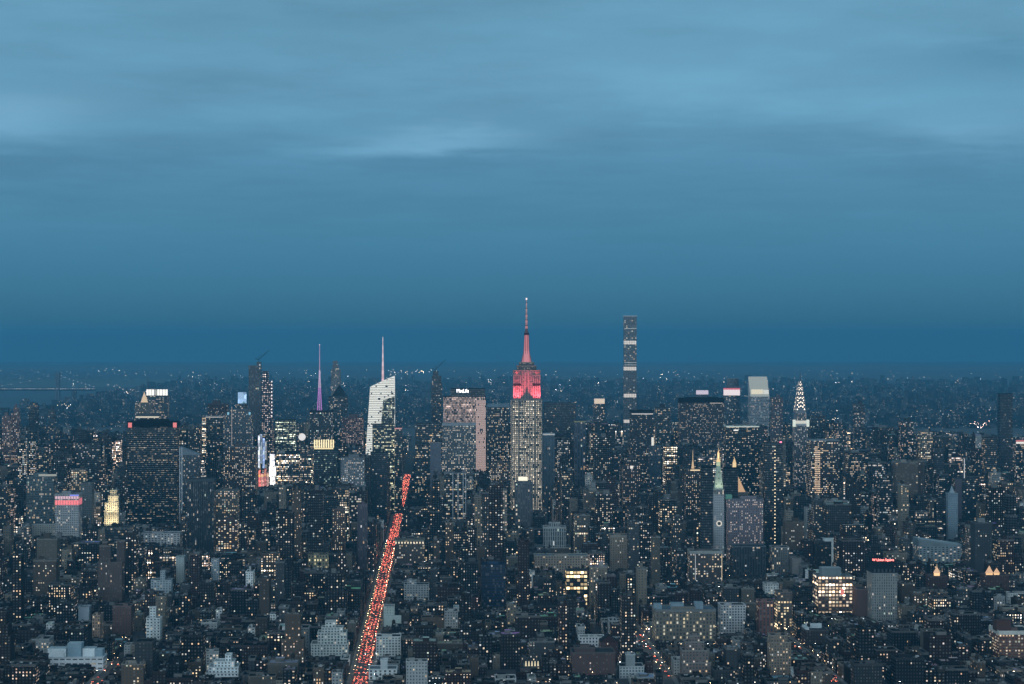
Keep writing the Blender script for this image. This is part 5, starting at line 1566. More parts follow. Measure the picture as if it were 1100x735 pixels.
# ----------------------------------------------------------------- the rest of the city, lot by lot
rng = random.Random(20)
ENV = [(0, 452), (60, 456), (130, 462), (200, 452), (270, 458), (330, 450), (380, 458), (430, 466), (470, 458), (540, 452), (600, 448), (650, 452), (700, 448), (780, 452), (830, 450), (870, 456), (900, 450), (950, 456), (1000, 460), (1060, 464), (1100, 466)]


def env(px):
    for (a, ya), (b_, yb) in zip(ENV, ENV[1:]):
        if px <= b_:
            return ya + (yb - ya) * max(0.0, (px - a)) / (b_ - a)
    return ENV[-1][1]


PALETTE = {
    'red brick': (0.085, 0.040, 0.032), 'brown brick': (0.070, 0.048, 0.040), 'dark brown': (0.030, 0.023, 0.020), 'tan': (0.17, 0.135, 0.105),
    'beige stone': (0.24, 0.215, 0.18), 'grey stone': (0.13, 0.13, 0.13), 'dark grey': (0.036, 0.038, 0.040), 'pale grey': (0.34, 0.345, 0.34),
    'white': (0.56, 0.57, 0.56), 'dark glass': (0.018, 0.021, 0.025), 'blue glass': (0.05, 0.075, 0.10)}
ROOFS = {'dark': (0.020, 0.021, 0.023), 'grey': (0.055, 0.057, 0.06), 'silver': (0.46, 0.48, 0.49), 'brownish': (0.032, 0.027, 0.025)}


def pick(pairs):
    t = rng.random() * sum(p for _, p in pairs)
    for v, p in pairs:
        t -= p
        if t <= 0:
            return v
    return pairs[-1][0]


def zone(X, Y):
    """Typical height, spread and palette of a place."""
    mid = math.exp(-((X - 130) / 650.0) ** 2)
    if Y < 3050:
        return 19.0, 0.36, 0.11, 'low'
    if Y < 3500:
        return 26.0 + 8 * mid, 0.42, 0.13, 'low'
    if Y < 4150:
        return 34.0 + 18 * mid, 0.42, 0.12, 'loft'
    if Y < 4700:
        return 44.0 + 34 * mid, 0.5, 0.12, 'loft'
    if Y < 6600:
        return 72.0 + 55 * mid, 0.52, 0.14, 'mid'
    if Y < 8500:
        return 60.0, 0.55, 0.10, 'up'
    return 26.0, 0.4, 0.06, 'up'


COLS = {
    'low': [('red brick', 20), ('brown brick', 28), ('dark brown', 24), ('tan', 12), ('beige stone', 10), ('grey stone', 13), ('dark grey', 14), ('pale grey', 6), ('white', 4)],
    'loft': [('red brick', 10), ('brown brick', 20), ('dark brown', 16), ('tan', 9), ('beige stone', 12), ('grey stone', 14), ('dark grey', 16), ('pale grey', 6), ('white', 2), ('dark glass', 9), ('blue glass', 3)],
    'mid': [('brown brick', 12), ('dark brown', 14), ('beige stone', 8), ('grey stone', 14), ('dark grey', 20), ('pale grey', 3), ('dark glass', 22), ('blue glass', 9)],
    'up': [('brown brick', 16), ('red brick', 10), ('beige stone', 12), ('grey stone', 14), ('dark grey', 12), ('pale grey', 6), ('dark glass', 6)]}


def lot_style(col, kind, h, w):
    wall = PALETTE[col]
    k = rng.uniform(0.6, 1.2) * (1.25 if col in ('white', 'pale grey', 'beige stone', 'tan') else 1.0)
    wall = tuple(c * k for c in wall)
    lit = pick([(0.03, 5), (0.08, 7), (0.18, 7), (0.33, 4), (0.60, 1.2)])
    hue = pick([(WARM, 5), ((1, 0.70, 0.38), 3.4), ((1, 0.9, 0.75), 4), (COOL, 3.2), (PINK, 2.5)])
    if 'glass' in col:
        s = Style(wall, 2.8, 3.9, 0.84, rng.uniform(0.5, 0.7), lit * 1.1, 0.8, 1.0, 0.6, hue, 0.9)
    elif kind in ('mid', 'loft') and rng.random() < 0.5:
        s = Style(wall, rng.uniform(2.8, 4.2), 3.8, rng.uniform(0.5, 0.72), rng.uniform(0.45, 0.6), lit * 1.2, 0.7, 1.25, 0.6, hue, 0.6)
    else:
        s = Style(wall, rng.uniform(2.9, 3.8), rng.uniform(3.1, 3.7), rng.uniform(0.34, 0.48), rng.uniform(0.45, 0.55), lit, 0.45, 1.7, 0.65, hue, 0.6)
    if w < 14:
        s.lit = lit = min(lit, 0.25)
    s.seed = rng.random()
    if rng.random() < (0.25 if kind == 'low' else 0.12):
        s.blank_sides = True
    return s, lit


LOTS = []
HB = [(h['cx'] * CT + h['D'] * ST - h['w'] / 2 - 1.5, h['cx'] * CT + h['D'] * ST + h['w'] / 2 + 1.5, -h['cx'] * ST + h['D'] * CT - 3, -h['cx'] * ST + h['D'] * CT + h['dep'] + 3, h) for h in HEROES]


def try_lot(X0, X1, Y0, Y1, coarse=False):
    Xc = (X0 + X1) / 2
    wx, wy = avenue_x(Xc, Y0)
    if wy < 2400:
        return
    px = 550 + wx / wy * F_PX
    if px < -260 or px > 1360:
        return
    if wx < -2300 - (wy - 9000) * 0.045 and wy > 8000:
        return
    w, d = X1 - X0 - 0.6, Y1 - Y0 - 0.6
    for a0, a1, b0, b1, h in HB:
        if X0 < a1 and X1 > a0 and Y0 < b1 and Y1 > b0:
            # the lot makes room for the landmark standing on it
            if a0 - X0 > 8 and a0 - X0 >= X1 - a1:
                X1 = a0
            elif X1 - a1 > 8:
                X0 = a1
            else:
                return
            w, Xc = X1 - X0 - 0.6, (X0 + X1) / 2
            wx, wy = avenue_x(Xc, Y0)
            if w < 6:
                return
    px = 550 + wx / wy * F_PX
    mean, spread, tallp, zn = zone(Xc, Y0)
    hgt = mean * math.exp(rng.gauss(0, spread))
    if rng.random() < tallp:
        hgt *= rng.uniform(1.5, 2.6)
    if w < 9:
        hgt = min(hgt, 24)
    hw = (w / 2 + 1) / wy * F_PX
    x0p, x1p = px - hw, px + hw
    z0 = ground(wy)
    cap = env(px) + rng.random() ** 1.5 * 50 if wy > 4400 else 0
    for h in HEROES:
        if h['D'] > wy and x1p > h['x0'] + 0.5 and x0p < h['x1'] - 0.5:
            cap = max(cap, h['yv'] - 1 + rng.random() * 5)
    cap = max(cap, env(px) + (4 if wy > 4400 else 55 + 25 * rng.random()))
    if cap:
        hgt = min(hgt, zat(cap, wy) - z0)
    # keep the three visible avenues open
    for ax, lim, yy, hm in ((-85, 60, 4300, 24), (244, 34, 2900, 19), (422, 34, 2880, 19), (-365, 40, 2690, 12)):
        s = 1 if ax > -300 and ax < 200 else (-1 if ax > 0 else 1)
        if wy < yy and 0 < s * (Xc - ax) < lim:
            hgt = min(hgt, hm * rng.uniform(0.75, 1.1))
    if 0 < Xc + 85 < 75 and wy >= 4300:
        hgt = min(hgt, zat(546, wy) - z0) if wy < 4900 else min(hgt, 30 * rng.uniform(0.7, 1.1))
    if hgt < 5.5:
        if hgt < -40 or coarse:
            return
        hgt = rng.uniform(5.5, 9)
    col = pick(COLS[zn])
    if hgt < 22 and 'glass' in col:
        col = 'dark grey'
    st, lit = lot_style(col, zn, hgt, w)
    rf = pick([('dark', 6), ('grey', 4), ('silver', 1.9), ('brownish', 2)])
    tiers = 0
    if hgt > 42 and min(w, d) > 14 and 'glass' not in col and rng.random() < 0.55:
        tiers = 1 if hgt < 70 else rng.choice((1, 2))
    tank = hgt > 18 and wy < 5200 and 'glass' not in col and rng.random() < 0.5
    bh = min(w, d) > 7 and rng.random() < 0.85
    LOTS.append(dict(X=Xc, Y=Y0, wx=wx, wy=wy, z0=z0, w=w, d=d, h=hgt, col=col, st=st, lit=lit, roof=rf, tiers=tiers, tank=tank, bh=bh, zn=zn, px=px, x0=x0p, x1=x1p, rs=rng.random(), vis=0))


edges = [-2600, -2300, -2040, -1760] + [a for a, _ in AVES] + [1640, 1900, 2160, 2420]
halfw = dict(AVES)
Y = 2500.0
while Y < 9600:
    bd = 80.0 if Y < 7400 else 120.0
    for A, B in zip(edges, edges[1:]):
        ha, hb_ = halfw.get(A, 26) / 2 + 4, halfw.get(B, 26) / 2 + 4
        if Y < 3400:
            ha, hb_ = (ha if A == -85 else 6.5), (hb_ if B == -85 else 6.5)
            if Y < 2700:
                ha, hb_ = (12 if A == -365 else ha), (12 if B == -365 else hb_)
        X0, X1 = A + ha, B - hb_
        wx, wy = avenue_x((X0 + X1) / 2, Y)
        if abs(wx / wy * F_PX) > 900:
            continue
        gapx = []
        if Y < 3150:
            gapx = [(244 - 11, 244 + 11), (422 - 11, 422 + 11)]
        for r_ in range(2):
            y0 = Y + 9 + r_ * (bd - 16) / 2
            y1 = y0 + (bd - 16) / 2 - (3 if r_ == 0 else 0)
            X = X0
            while X < X1 - 6:
                zn = zone(X, Y)[3]
                wv = {'low': rng.choice((7.5, 8, 9, 12, 15, 18, 24, 30)), 'loft': rng.choice((9, 12, 15, 20, 24, 30, 38)), 'mid': rng.choice((15, 20, 26, 34, 42, 52)), 'up': rng.choice((20, 26, 34, 45))}[zn] * rng.uniform(0.9, 1.1)
                if Y > 7400:
                    wv *= 1.3
                e = min(X + wv, X1)
                if X1 - e < 6:
                    e = X1
                hit = [g for g in gapx if X < g[1] and e > g[0]]
                if hit:
                    if hit[0][0] - X > 6:
                        e = hit[0][0]
                    else:
                        X = hit[0][1]
                        continue
                yb = y1 - (rng.uniform(0, 9) if zn == 'low' and r_ == 0 else 0)
                if rng.random() > 0.02:
                    try_lot(X, e, y0 + rng.uniform(0, 0.6), yb, Y > 7400)
                X = e
    Y += bd

# which lots show, and how large
buf = np.zeros((735, 1100), dtype=np.int32)
order = sorted([(h['D'], 0, i) for i, h in enumerate(HEROES)] + [(l['wy'], 1, i) for i, l in enumerate(LOTS)])
for D, kind, i in order:
    if kind == 0:
        h = HEROES[i]
        x0, x1, yt, yb = h['x0'], h['x1'], h['yt'], Y_HOR + (CAM_H - ground(D)) / D * F_PX
    else:
        l = LOTS[i]
        x0, x1 = l['x0'], l['x1']
        yt, yb = Y_HOR + (CAM_H - l['z0'] - l['h']) / D * F_PX, Y_HOR + (CAM_H - l['z0']) / D * F_PX
        l['yt'] = yt
    a, b_, c, d_ = max(0, int(x0 + 0.5)), min(1100, int(x1 + 0.5)), max(0, int(yt)), min(735, int(yb + 1))
    if b_ > a and d_ > c:
        sub = buf[c:d_, a:b_]
        m_ = sub == 0
        n_ = int(m_.sum())
        if n_:
            sub[m_] = i + 1 if kind else -(i + 1)
        if kind:
            LOTS[i]['vis'] = n_
N_SINGLE = 300
shown = sorted([l for l in LOTS if l['vis'] > 0 and 3 < l['px'] < 1097], key=lambda l: -l['vis'])[:N_SINGLE]
single = set(id(l) for l in shown)


def lot_parts(l, sink):
    """Fills meshes got from sink(part name) in the building's own space: x right, y back, z up, origin at the middle of the front."""
    q = random.Random(l['rs'])
    w, d, h, st = l['w'], l['d'], l['h'], l['st']
    rc = ROOFS[l['roof']]
    rc = tuple(c * q.uniform(0.75, 1.25) for c in rc)
    cop = lerp(st.wall, (0.40, 0.40, 0.39), q.choice((0.1, 0.2, 0.5)))
    p = rect(w, d, 0, d / 2)
    far = l['wy'] > 5200
    hh = h if not l['tiers'] else h * q.uniform(0.55, 0.8)
    m = sink('facade')
    walls(m, p, 0, hh - 0.3, st)
    if far:
        prism(m, p, hh - 0.3, hh + 0.3, cop, roofc=rc)
    else:
        parapet_roof(sink('roof'), p, hh, cop, rc, band=q.choice((0, 0, 0.6, 1.2)))
    z = hh - 0.9
    for k in range(l['tiers']):
        f = q.uniform(0.55, 0.85)
        p = scaled(p, f, max(0.6, f))
        z1 = h if k == l['tiers'] - 1 else (hh + h) / 2
        m = sink('setback')
        walls(m, p, z, z1 - 0.3, st)
        if far:
            prism(m, p, z1 - 0.3, z1 + 0.3, cop, roofc=rc)
        else:
            parapet_roof(m, p, z1, cop, rc)
        z = z1 - 0.9
    if far:
        z += 1.2
    tw, td = p[1][0] - p[0][0], p[2][1] - p[1][1]
    pcx, pcy = (p[0][0] + p[1][0]) / 2, (p[0][1] + p[2][1]) / 2
    if l['bh']:
        bw, bd_ = max(2.6, tw * q.uniform(0.18, 0.42)), max(2.6, td * q.uniform(0.2, 0.4))
        bc = lerp(st.wall, q.choice(((0.3, 0.3, 0.3), (0.5, 0.51, 0.5), (0.12, 0.1, 0.09))), 0.5)
        bulkhead(sink('bulkhead'), pcx + q.uniform(-0.24, 0.24) * tw, pcy + q.uniform(-0.1, 0.22) * td, z, bw, bd_, q.uniform(2.6, 4.2) if h < 60 else q.uniform(4, 8), bc, tuple(c * 1.1 for c in rc))
    if l['tank'] and tw > 7 and td > 7:
        r_ = q.uniform(1.5, 2.2)
        water_tank(sink('water_tank'), pcx + q.choice((-0.3, 0.3)) * tw, pcy - q.uniform(-0.1, 0.22) * td, z, r_, q.uniform(3.2, 4.2), q.uniform(2.2, 5))
    if not far and l['zn'] in ('low', 'loft') and min(tw, td) > 7:
        if h < 20:
            ch = sink('chimney')
            for k in range(q.randint(1, 3)):
                prism(ch, rect(1.0, 1.6, pcx + (q.random() - 0.5) * (tw - 3), pcy + (q.random() - 0.5) * (td - 4)), z, z + q.uniform(2, 3.4), lerp(st.wall, (0.12, 0.08, 0.07), 0.5))
        un = sink('roof_unit')
        for k in range(q.randint(2, 6)):
            s_ = q.uniform(1.2, 2.8)
            prism(un, rect(s_ * q.uniform(0.8, 1.8), s_, pcx + (q.random() - 0.5) * (tw - 4.4), pcy + (q.random() - 0.5) * (td - 4.4)), z, z + q.uniform(0.9, 1.9), q.choice(((0.32, 0.33, 0.33), (0.2, 0.2, 0.2), (0.45, 0.46, 0.46))))


KINDNAME = {'low': ('townhouse', 'apartment_building'), 'loft': ('loft_building', 'loft_building'), 'mid': ('office_building', 'office_tower'), 'up': ('apartment_building', 'apartment_building')}
used_rel, used_label = set(), set(h['root']['label'] for h in HEROES)


def lot_label(l):
    fl = l['h'] / 3.5
    size = 'low' if fl < 7 else 'mid-rise' if fl < 14 else 'tall' if fl < 26 else 'high-rise'
    if l['w'] < 12:
        size = 'narrow ' + size
    elif l['w'] > 33:
        size = 'broad ' + size
    noun = {'townhouse': 'house', 'apartment_building': 'apartment house', 'loft_building': 'loft', 'office_building': 'block', 'office_tower': 'tower'}[l['kind']]
    feat = ''
    if l['lit'] >= 0.25:
        feat = ' with many lit windows'
    elif l['tiers']:
        feat = ' with stepped top'
    elif l['tank']:
        feat = ' with rooftop tank'
    elif l['roof'] == 'silver':
        feat = ' with silvery roof'
    elif l['lit'] <= 0.03:
        feat = ' with unlit windows'
    cx, cy = l['px'], min(734, l['yt'] + 8)
    cand = []
    for h in HEROES:
        hx0, hx1, hy0, hy1 = h['x0'], h['x1'], h['yt'], h['yv']
        ddx = cx - hx1 if cx > hx1 else (cx - hx0 if cx < hx0 else 0)
        ddy = cy - hy1 if cy > hy1 else (cy - hy0 if cy < hy0 else 0)
        rel = ('right of' if ddx > 0 else 'left of') if abs(ddx) > abs(ddy) else ('just below' if ddy > 0 else 'just above' if ddy < 0 else 'in front of')
        cand.append((math.hypot(ddx, ddy), rel, h['short']))
    cand.sort()
    for dist, rel, an in cand[:14]:
        lab = f"{size} {l['col']} {noun}{feat} {rel} the {an}"
        if (rel, an) not in used_rel and len(lab.split()) <= 16 and lab not in used_label:
            used_rel.add((rel, an))
            used_label.add(lab)
            return lab
    for dist, rel, an in cand:
        lab = f"{size} {l['col']} {noun}{feat} {rel} the {an}"
        if len(lab.split()) > 16:
            lab = f"{size} {l['col']} {noun} {rel} the {an}"
        if lab not in used_label:
            used_label.add(lab)
            return lab


for l in shown:
    l['kind'] = KINDNAME[l['zn']][1 if l['h'] > (20 if l['zn'] == 'low' else 60) else 0]
    root = empty(l['kind'], (l['wx'], l['wy'], l['z0']), THETA)
    tag(root, lot_label(l), 'building', 'buildings filling the blocks of the city')
    got = []

    def sink(name):
        for n_, mb in got:
            if n_ == name and name in ('roof', 'chimney', 'roof_unit'):
                return mb
        mb = MB()
        got.append((name, mb))
        return mb

    lot_parts(l, sink)
    for n_, mb in got:
        if n_ in ('chimney', 'roof_unit'):
            # each one a mesh of its own
            per = 5
            for k in range(0, len(mb.f), per):
                one = MB()
                for fi in range(k, k + per):
                    one.f.append([one.vert(mb.v[vi]) for vi in mb.f[fi]])
                one.mi, one.uv = mb.mi[k:k + per], mb.uv[k * 4:(k + per) * 4]
                one.wall, one.p1, one.p2, one.litc = mb.wall[k:k + per], mb.p1[k:k + per], mb.p2[k:k + per], mb.litc[k:k + per]
                one.build(n_, root)
        elif mb.f:
            mb.build(n_, root)

rest = MB()
for l in LOTS:
    if id(l) not in single:
        rest.tf = (l['wx'], l['wy'], l['z0'], CT, ST)
        lot_parts(l, lambda n_: rest)
# far districts: low blocks out to the hills
rest.tf = None
frng = random.Random(77)
for k in range(9000):
    D = 9700 * (2.1 ** frng.random())
    px = frng.uniform(-60, 1160)
    x = xat(px, D)
    if x < -2300 - (D - 9000) * 0.045:
        continue
    w_, d_, h_ = frng.uniform(14, 50), frng.uniform(14, 40), frng.uniform(9, 26) * (frng.choice((1, 1, 1, 1, 1.6, 2.6)))
    st = Style(tuple(c * 0.5 for c in PALETTE[frng.choice(list(PALETTE)[:8])]), 4, 4, 0.45, 0.5, frng.choice((0.01, 0.02, 0.04, 0.09)), 0.3, 2.2, 0.7, frng.choice((WARM, COOL, YELLOW)))
    st.seed = frng.random()
    rest.tf = (x, D, ground(D), CT, ST)
    p = rect(w_, d_)
    walls(rest, p, -1, h_, st)
    rest.face([(*q_, h_) for q_ in p], ROOF, (0.10, 0.105, 0.11))
rest.tf = None
ro = rest.build('city_buildings')
tag(ro, 'mass of smaller and farther buildings filling the city to the horizon', 'buildings', kind='stuff')

# ----------------------------------------------------------------- avenue, traffic, street lamps
def ave_pt(Xl, Yl):
    x, y = avenue_x(Xl, Yl)
    return x, y


def band(name, Xa, half, Y0, Y1, mat, dz):
    v, f = [], []
    ys = [Y0 + (Y1 - Y0) * i / max(1, round((Y1 - Y0) / 50)) for i in range(max(1, round((Y1 - Y0) / 50)) + 1)]
    for y in ys:
        for s in (-half, half):
            px_, py_ = ave_pt(Xa + s, y)
            v.append((px_, py_, ground(py_) + dz))
    for i in range(len(ys) - 1):
        f.append((2 * i, 2 * i + 1, 2 * i + 3, 2 * i + 2))
    return v, f


def band_obj(name, pieces, mat):
    v, f = [], []
    for pv, pf in pieces:
        o_ = len(v)
        v += pv
        f += [tuple(i + o_ for i in q_) for q_ in pf]
    me = bpy.data.meshes.new(name)
    me.from_pydata(v, [], f)
    me.materials.append(mat)
    o = bpy.data.objects.new(name, me)
    COL.objects.link(o)
    o['kind'] = 'structure'
    return o


VIS = [(-85, 2400, 6500, 9.0), (244, 2400, 3150, 6.0), (422, 2400, 3150, 6.0), (-365, 2400, 2760, 5.5), (-645, 3420, 3760, 8.0)]
band_obj('avenue', [band('r', X_, hw_, y0, y1, road_mat, 0.10) for X_, y0, y1, hw_ in VIS], road_mat)
pv = []
for X_, y0, y1, hw_ in VIS:
    for s in (-1, 1):
        pv.append(band('p', X_ + s * (hw_ + 2.6), 2.5, y0, y1, pave_mat, 0.24))
band_obj('pavement', pv, pave_mat)
mk = []
for X_, y0, y1, hw_ in VIS[:1]:
    for lane in (-6.3, -2.1, 2.1, 6.3):
        yy = y0
        while yy < 4200:
            mk.append(band('m', X_ + lane, 0.09, yy, yy + 3, paint_mat, 0.11))
            yy += 12
band_obj('lane_marking', mk, paint_mat)

TAIL = (1.0, 0.165, 0.11)


def car_mesh(name, col, kind='car', st=9.0):
    m = MB()
    L_, W2, hb, hc = (4.6, 0.92, 0.85, 1.45) if kind == 'car' else ((5.4, 1.0, 1.1, 2.1) if kind == 'van' else (12.0, 1.28, 1.2, 3.1))
    prism(m, [(-W2, 0), (W2, 0), (W2, L_), (-W2, L_)], 0.3, hb, col, roofc=col, roofm=PLAIN, bottom=True)
    a0, a1 = (0.5, L_ - 1.5) if kind == 'car' else (0.05, L_ - (1.1 if kind == 'van' else 0.1))
    prism(m, [(-W2 * .96, a0), (W2 * .96, a0), (W2 * .96, a1), (-W2 * .96, a1)], hb + 0.01, hb + 0.02, (0.02, 0.022, 0.025), roofm=PLAIN)
    prism(m, [(-W2 * .95, a0), (W2 * .95, a0), (W2 * .95, a1), (-W2 * .95, a1)], hb + 0.021, hc, (0.02, 0.022, 0.025), top=[(-W2 * .8, a0 + (.45 if kind == 'car' else .1)), (W2 * .8, a0 + (.45 if kind == 'car' else .1)), (W2 * .8, a1 - .6), (-W2 * .8, a1 - .6)], roofc=col, roofm=PLAIN)
    for sx in (-1, 1):
        for wy_ in (0.9, L_ - 0.9):
            bar(m, (sx * (W2 - 0.2), wy_, 0.32), (sx * (W2 + 0.02), wy_, 0.32), 0.32, (0.015, 0.015, 0.015), n=8)
        slab(m, sx * (W2 - 0.27) - 0.25, sx * (W2 - 0.27) + 0.25, -0.05, -0.005, hb - 0.30, hb - 0.02, (0.1, 0.01, 0.01), GLOW, st, TAIL)
        xa, xb = sx * (W2 - 0.27) - 0.22, sx * (W2 - 0.27) + 0.22
        m.face([(xa, -0.06, hb - 0.28), (xb, -0.06, hb - 0.28), (xb, -0.06, hb - 0.04), (xa, -0.06, hb - 0.04)], LAMP, (0.1, 0.01, 0.01), None, (0, 0, 0, st * 1.2), litc=TAIL)
        slab(m, sx * (W2 - 0.25) - 0.16, sx * (W2 - 0.25) + 0.16, L_ + 0.005, L_ + 0.05, 0.55, 0.75, (0.2, 0.2, 0.2), GLOW, 5.0, (1, 0.93, 0.8))
    slab(m, -0.3, 0.3, a0 + 0.02, a0 + 0.07, hc - 0.12 if kind != 'car' else hb + 0.05, (hc - 0.02) if kind != 'car' else hb + 0.12, (0.1, 0.01, 0.01), GLOW, st, TAIL)
    if name == 'taxi':
        slab(m, -0.35, 0.35, 2.0, 2.3, hc + 0.01, hc + 0.2, (0.3, 0.3, 0.2), GLOW, 4.0, (1, 0.85, 0.5))
    return m


HOT = random.Random(2)
KINDS = [('taxi', (0.55, 0.34, 0.03), 'car', 'yellow taxi with glowing red tail lights in the jammed avenue traffic', 4), ('car', (0.03, 0.03, 0.035), 'car', 'dark car with glowing red tail lights in the jammed avenue traffic', 5),
         ('car', (0.45, 0.46, 0.47), 'car', 'silver car with glowing red tail lights in the jammed avenue traffic', 3), ('van', (0.55, 0.55, 0.54), 'van', 'white van with glowing red tail lights in the jammed avenue traffic', 2),
         ('bus', (0.35, 0.37, 0.40), 'bus', 'city bus with glowing red tail lights in the jammed avenue traffic', 0.5)]
crng = random.Random(9)
cars = []
for X_, y0, y1, hw_, lanes, gap in ((-85, 2560, 6450, 9.0, (-6.6, -2.3, 2.3, 6.6), 6.8), (422, 2560, 2980, 6, (-3.5, 0, 3.5), 14), (244, 2600, 2980, 6, (-3.5, 3.5), 22), (-365, 2560, 2760, 8, (-4, 4), 22), (-645, 3500, 3700, 8, (-4, 0, 4), 16)):
    for ln in lanes:
        yy = y0 + crng.uniform(0, 8)
        while yy < y1:
            k = crng.choices(range(5), [q_[4] for q_ in KINDS])[0]
            if (yy % 80) > 66 and crng.random() < 0.75:       # junctions stay mostly clear
                yy += 5
                continue
            cars.append((X_ + ln + crng.uniform(-1.1, 1.1), yy, k, X_))
            yy += gap * crng.choice((0.85, 0.95, 1.05, 1.2, 1.6, 2.4)) * (1.0 + 1.6 * max(0.0, math.sin(yy / 83.0 + 1.3 * math.sin(yy / 41.0)) ** 3)) + (7.5 if KINDS[k][0] == 'bus' else 0)
# nearest ones in view become objects
main = [c for c in cars if c[3] == -85]
side = [c for c in cars if c[3] != -85]


def on_screen(c):
    x, y = ave_pt(c[0], c[1])
    p_ = pxy(x, y, ground(y))
    return 2 < p_[0] < 1098 and p_[1] < 734


near = sorted([c for c in main if on_screen(c)], key=lambda c: c[1])[:230] + sorted([c for c in side if on_screen(c)], key=lambda c: c[1])[:66]
nset = set(near)
proto = {}
for ci, c in enumerate(near):
    hot = (ci * 7919 % 100)
    lamp = 3.5 if hot < 45 else 7.0 if hot < 85 else 15.0
    x, y = ave_pt(c[0], c[1])
    name, colr, knd, lab, _ = KINDS[c[2]]
    if c[3] != -85:
        lab = lab.replace('in the jammed avenue traffic', {422: 'on the right-hand street', 244: 'on the orange-lit street', -365: 'on the lower left street glow', -645: 'on the far left street'}[c[3]])
    key = (c[2], lamp)
    if key not in proto:
        o = car_mesh(name, colr, knd, lamp).build(name)
        proto[key] = o
    else:
        o = proto[key].copy()
        COL.objects.link(o)
    o.location = (x, y, ground(y) + 0.10)
    o.rotation_euler = (0, 0, THETA)
    tag(o, lab, {'taxi': 'taxi', 'car': 'car', 'van': 'van', 'bus': 'bus'}[name], 'traffic crawling up the avenues')
tr_ = MB()
for c in cars:
    if c in nset:
        continue
    x, y = ave_pt(c[0], c[1])
    name, colr, knd, lab, _ = KINDS[c[2]]
    cm = car_mesh(name, colr, knd, HOT.choice((3.0, 4.0, 7.0, 8.0, 16.0)) * (1.0 if y < 4200 else 1.3))
    tr_.tf = (x, y, ground(y) + 0.10, CT, ST)
    off = len(tr_.v)
    tr_.v += [(x + p_[0] * CT - p_[1] * ST, y + p_[0] * ST + p_[1] * CT, ground(y) + 0.1 + p_[2]) for p_ in cm.v]
    tr_.f += [[i + off for i in f_] for f_ in cm.f]
    for a_ in ('mi', 'uv', 'wall', 'p1', 'p2', 'litc'):
        getattr(tr_, a_).extend(getattr(cm, a_))
tr_.tf = None
tag(tr_.build('distant_traffic'), 'stream of red tail lights farther up the avenue', 'traffic', kind='stuff')


def lamp_parts(post, head, st=24.0, col=(1, 0.70, 0.34)):
    bar(post, (0, 0, 0), (0, 0, 8.6), 0.13, (0.08, 0.08, 0.08), r2=0.08, n=6)
    bar(post, (0, 0, 8.5), (2.2, 0, 9.0), 0.07, (0.08, 0.08, 0.08), n=5)
    q_ = [(1.9, -0.28), (2.75, -0.28), (2.75, 0.28), (1.9, 0.28)]
    prism(head, q_, 8.78, 9.0, (0.1, 0.1, 0.1))
    prism(head, q_, 8.70, 8.77, (0.2, 0.2, 0.2), GLOW, st=st, litc=col)
    head.face([(*p_, 8.69) for p_ in reversed(q_)], LAMP, (0.2, 0.2, 0.2), None, (0, 0, 0, st * 9), litc=col)


lp0 = None
for X_, y0, y1, hw_ in VIS:
    for s in (-1, 1):
        yy = y0 + 210
        n_ = 0
        while yy < min(y1, 4250):
            x, y = ave_pt(X_ + s * (hw_ + 1.2), yy)
            yy += rng.choice((22, 30, 38, 52)) * (1.0 if X_ == -85 else 1.7)
            p_ = pxy(x, y, 9)
            if not (2 < p_[0] < 1098 and p_[1] < 733):
                continue
            if lp0 is None:
                lp0 = empty('street_lamp', (0, 0, 0))
                a_, b_ = MB(), MB()
                lamp_parts(a_, b_)
                kids = [a_.build('post', lp0), b_.build('lamp_head', lp0)]
                o = lp0
            else:
                o = lp0.copy()
                COL.objects.link(o)
                for kd in kids:
                    c_ = kd.copy()
                    COL.objects.link(c_)
                    c_.parent = o
            o.location = (x, y, ground(y) + 0.24)
            o.rotation_euler = (0, 0, THETA + (math.pi if s > 0 else 0))
            tag(o, {-85: 'warm street lamp at the kerb of the red traffic avenue', 422: 'warm street lamp on the right-hand street of red cars', 244: 'warm street lamp on the orange-lit street', -365: 'warm street lamp at the lower left street glow', -645: 'warm street lamp on the far left street'}[X_], 'street lamp', 'street lamps along the avenues')

# remaining street lights at the junctions, one mass of points
sl = MB()
srng = random.Random(4)
Y = 2500.0
while Y < 7400:
    for A, B in zip(edges, edges[1:]):
        for k in range(7):
            X_ = A + (B - A) * (k + srng.random()) / 7
            x, y = ave_pt(X_, Y + srng.choice((2.5, 77.5)))
            p_ = pxy(x, y, 8)
            if -20 < p_[0] < 1120 and srng.random() < 0.6:
                sl.tf = (x, y, ground(y), CT, ST)
                lamp_parts(sl, sl, srng.choice((10, 18, 30)), srng.choice(((1, 0.62, 0.28), (1, 0.75, 0.42), (1, 0.92, 0.78), (0.9, 0.97, 1))))
    Y += 80
sl.tf = None
tag(sl.build('street_lights'), 'scattered street lights in the side streets of the city', 'street lights', kind='stuff')

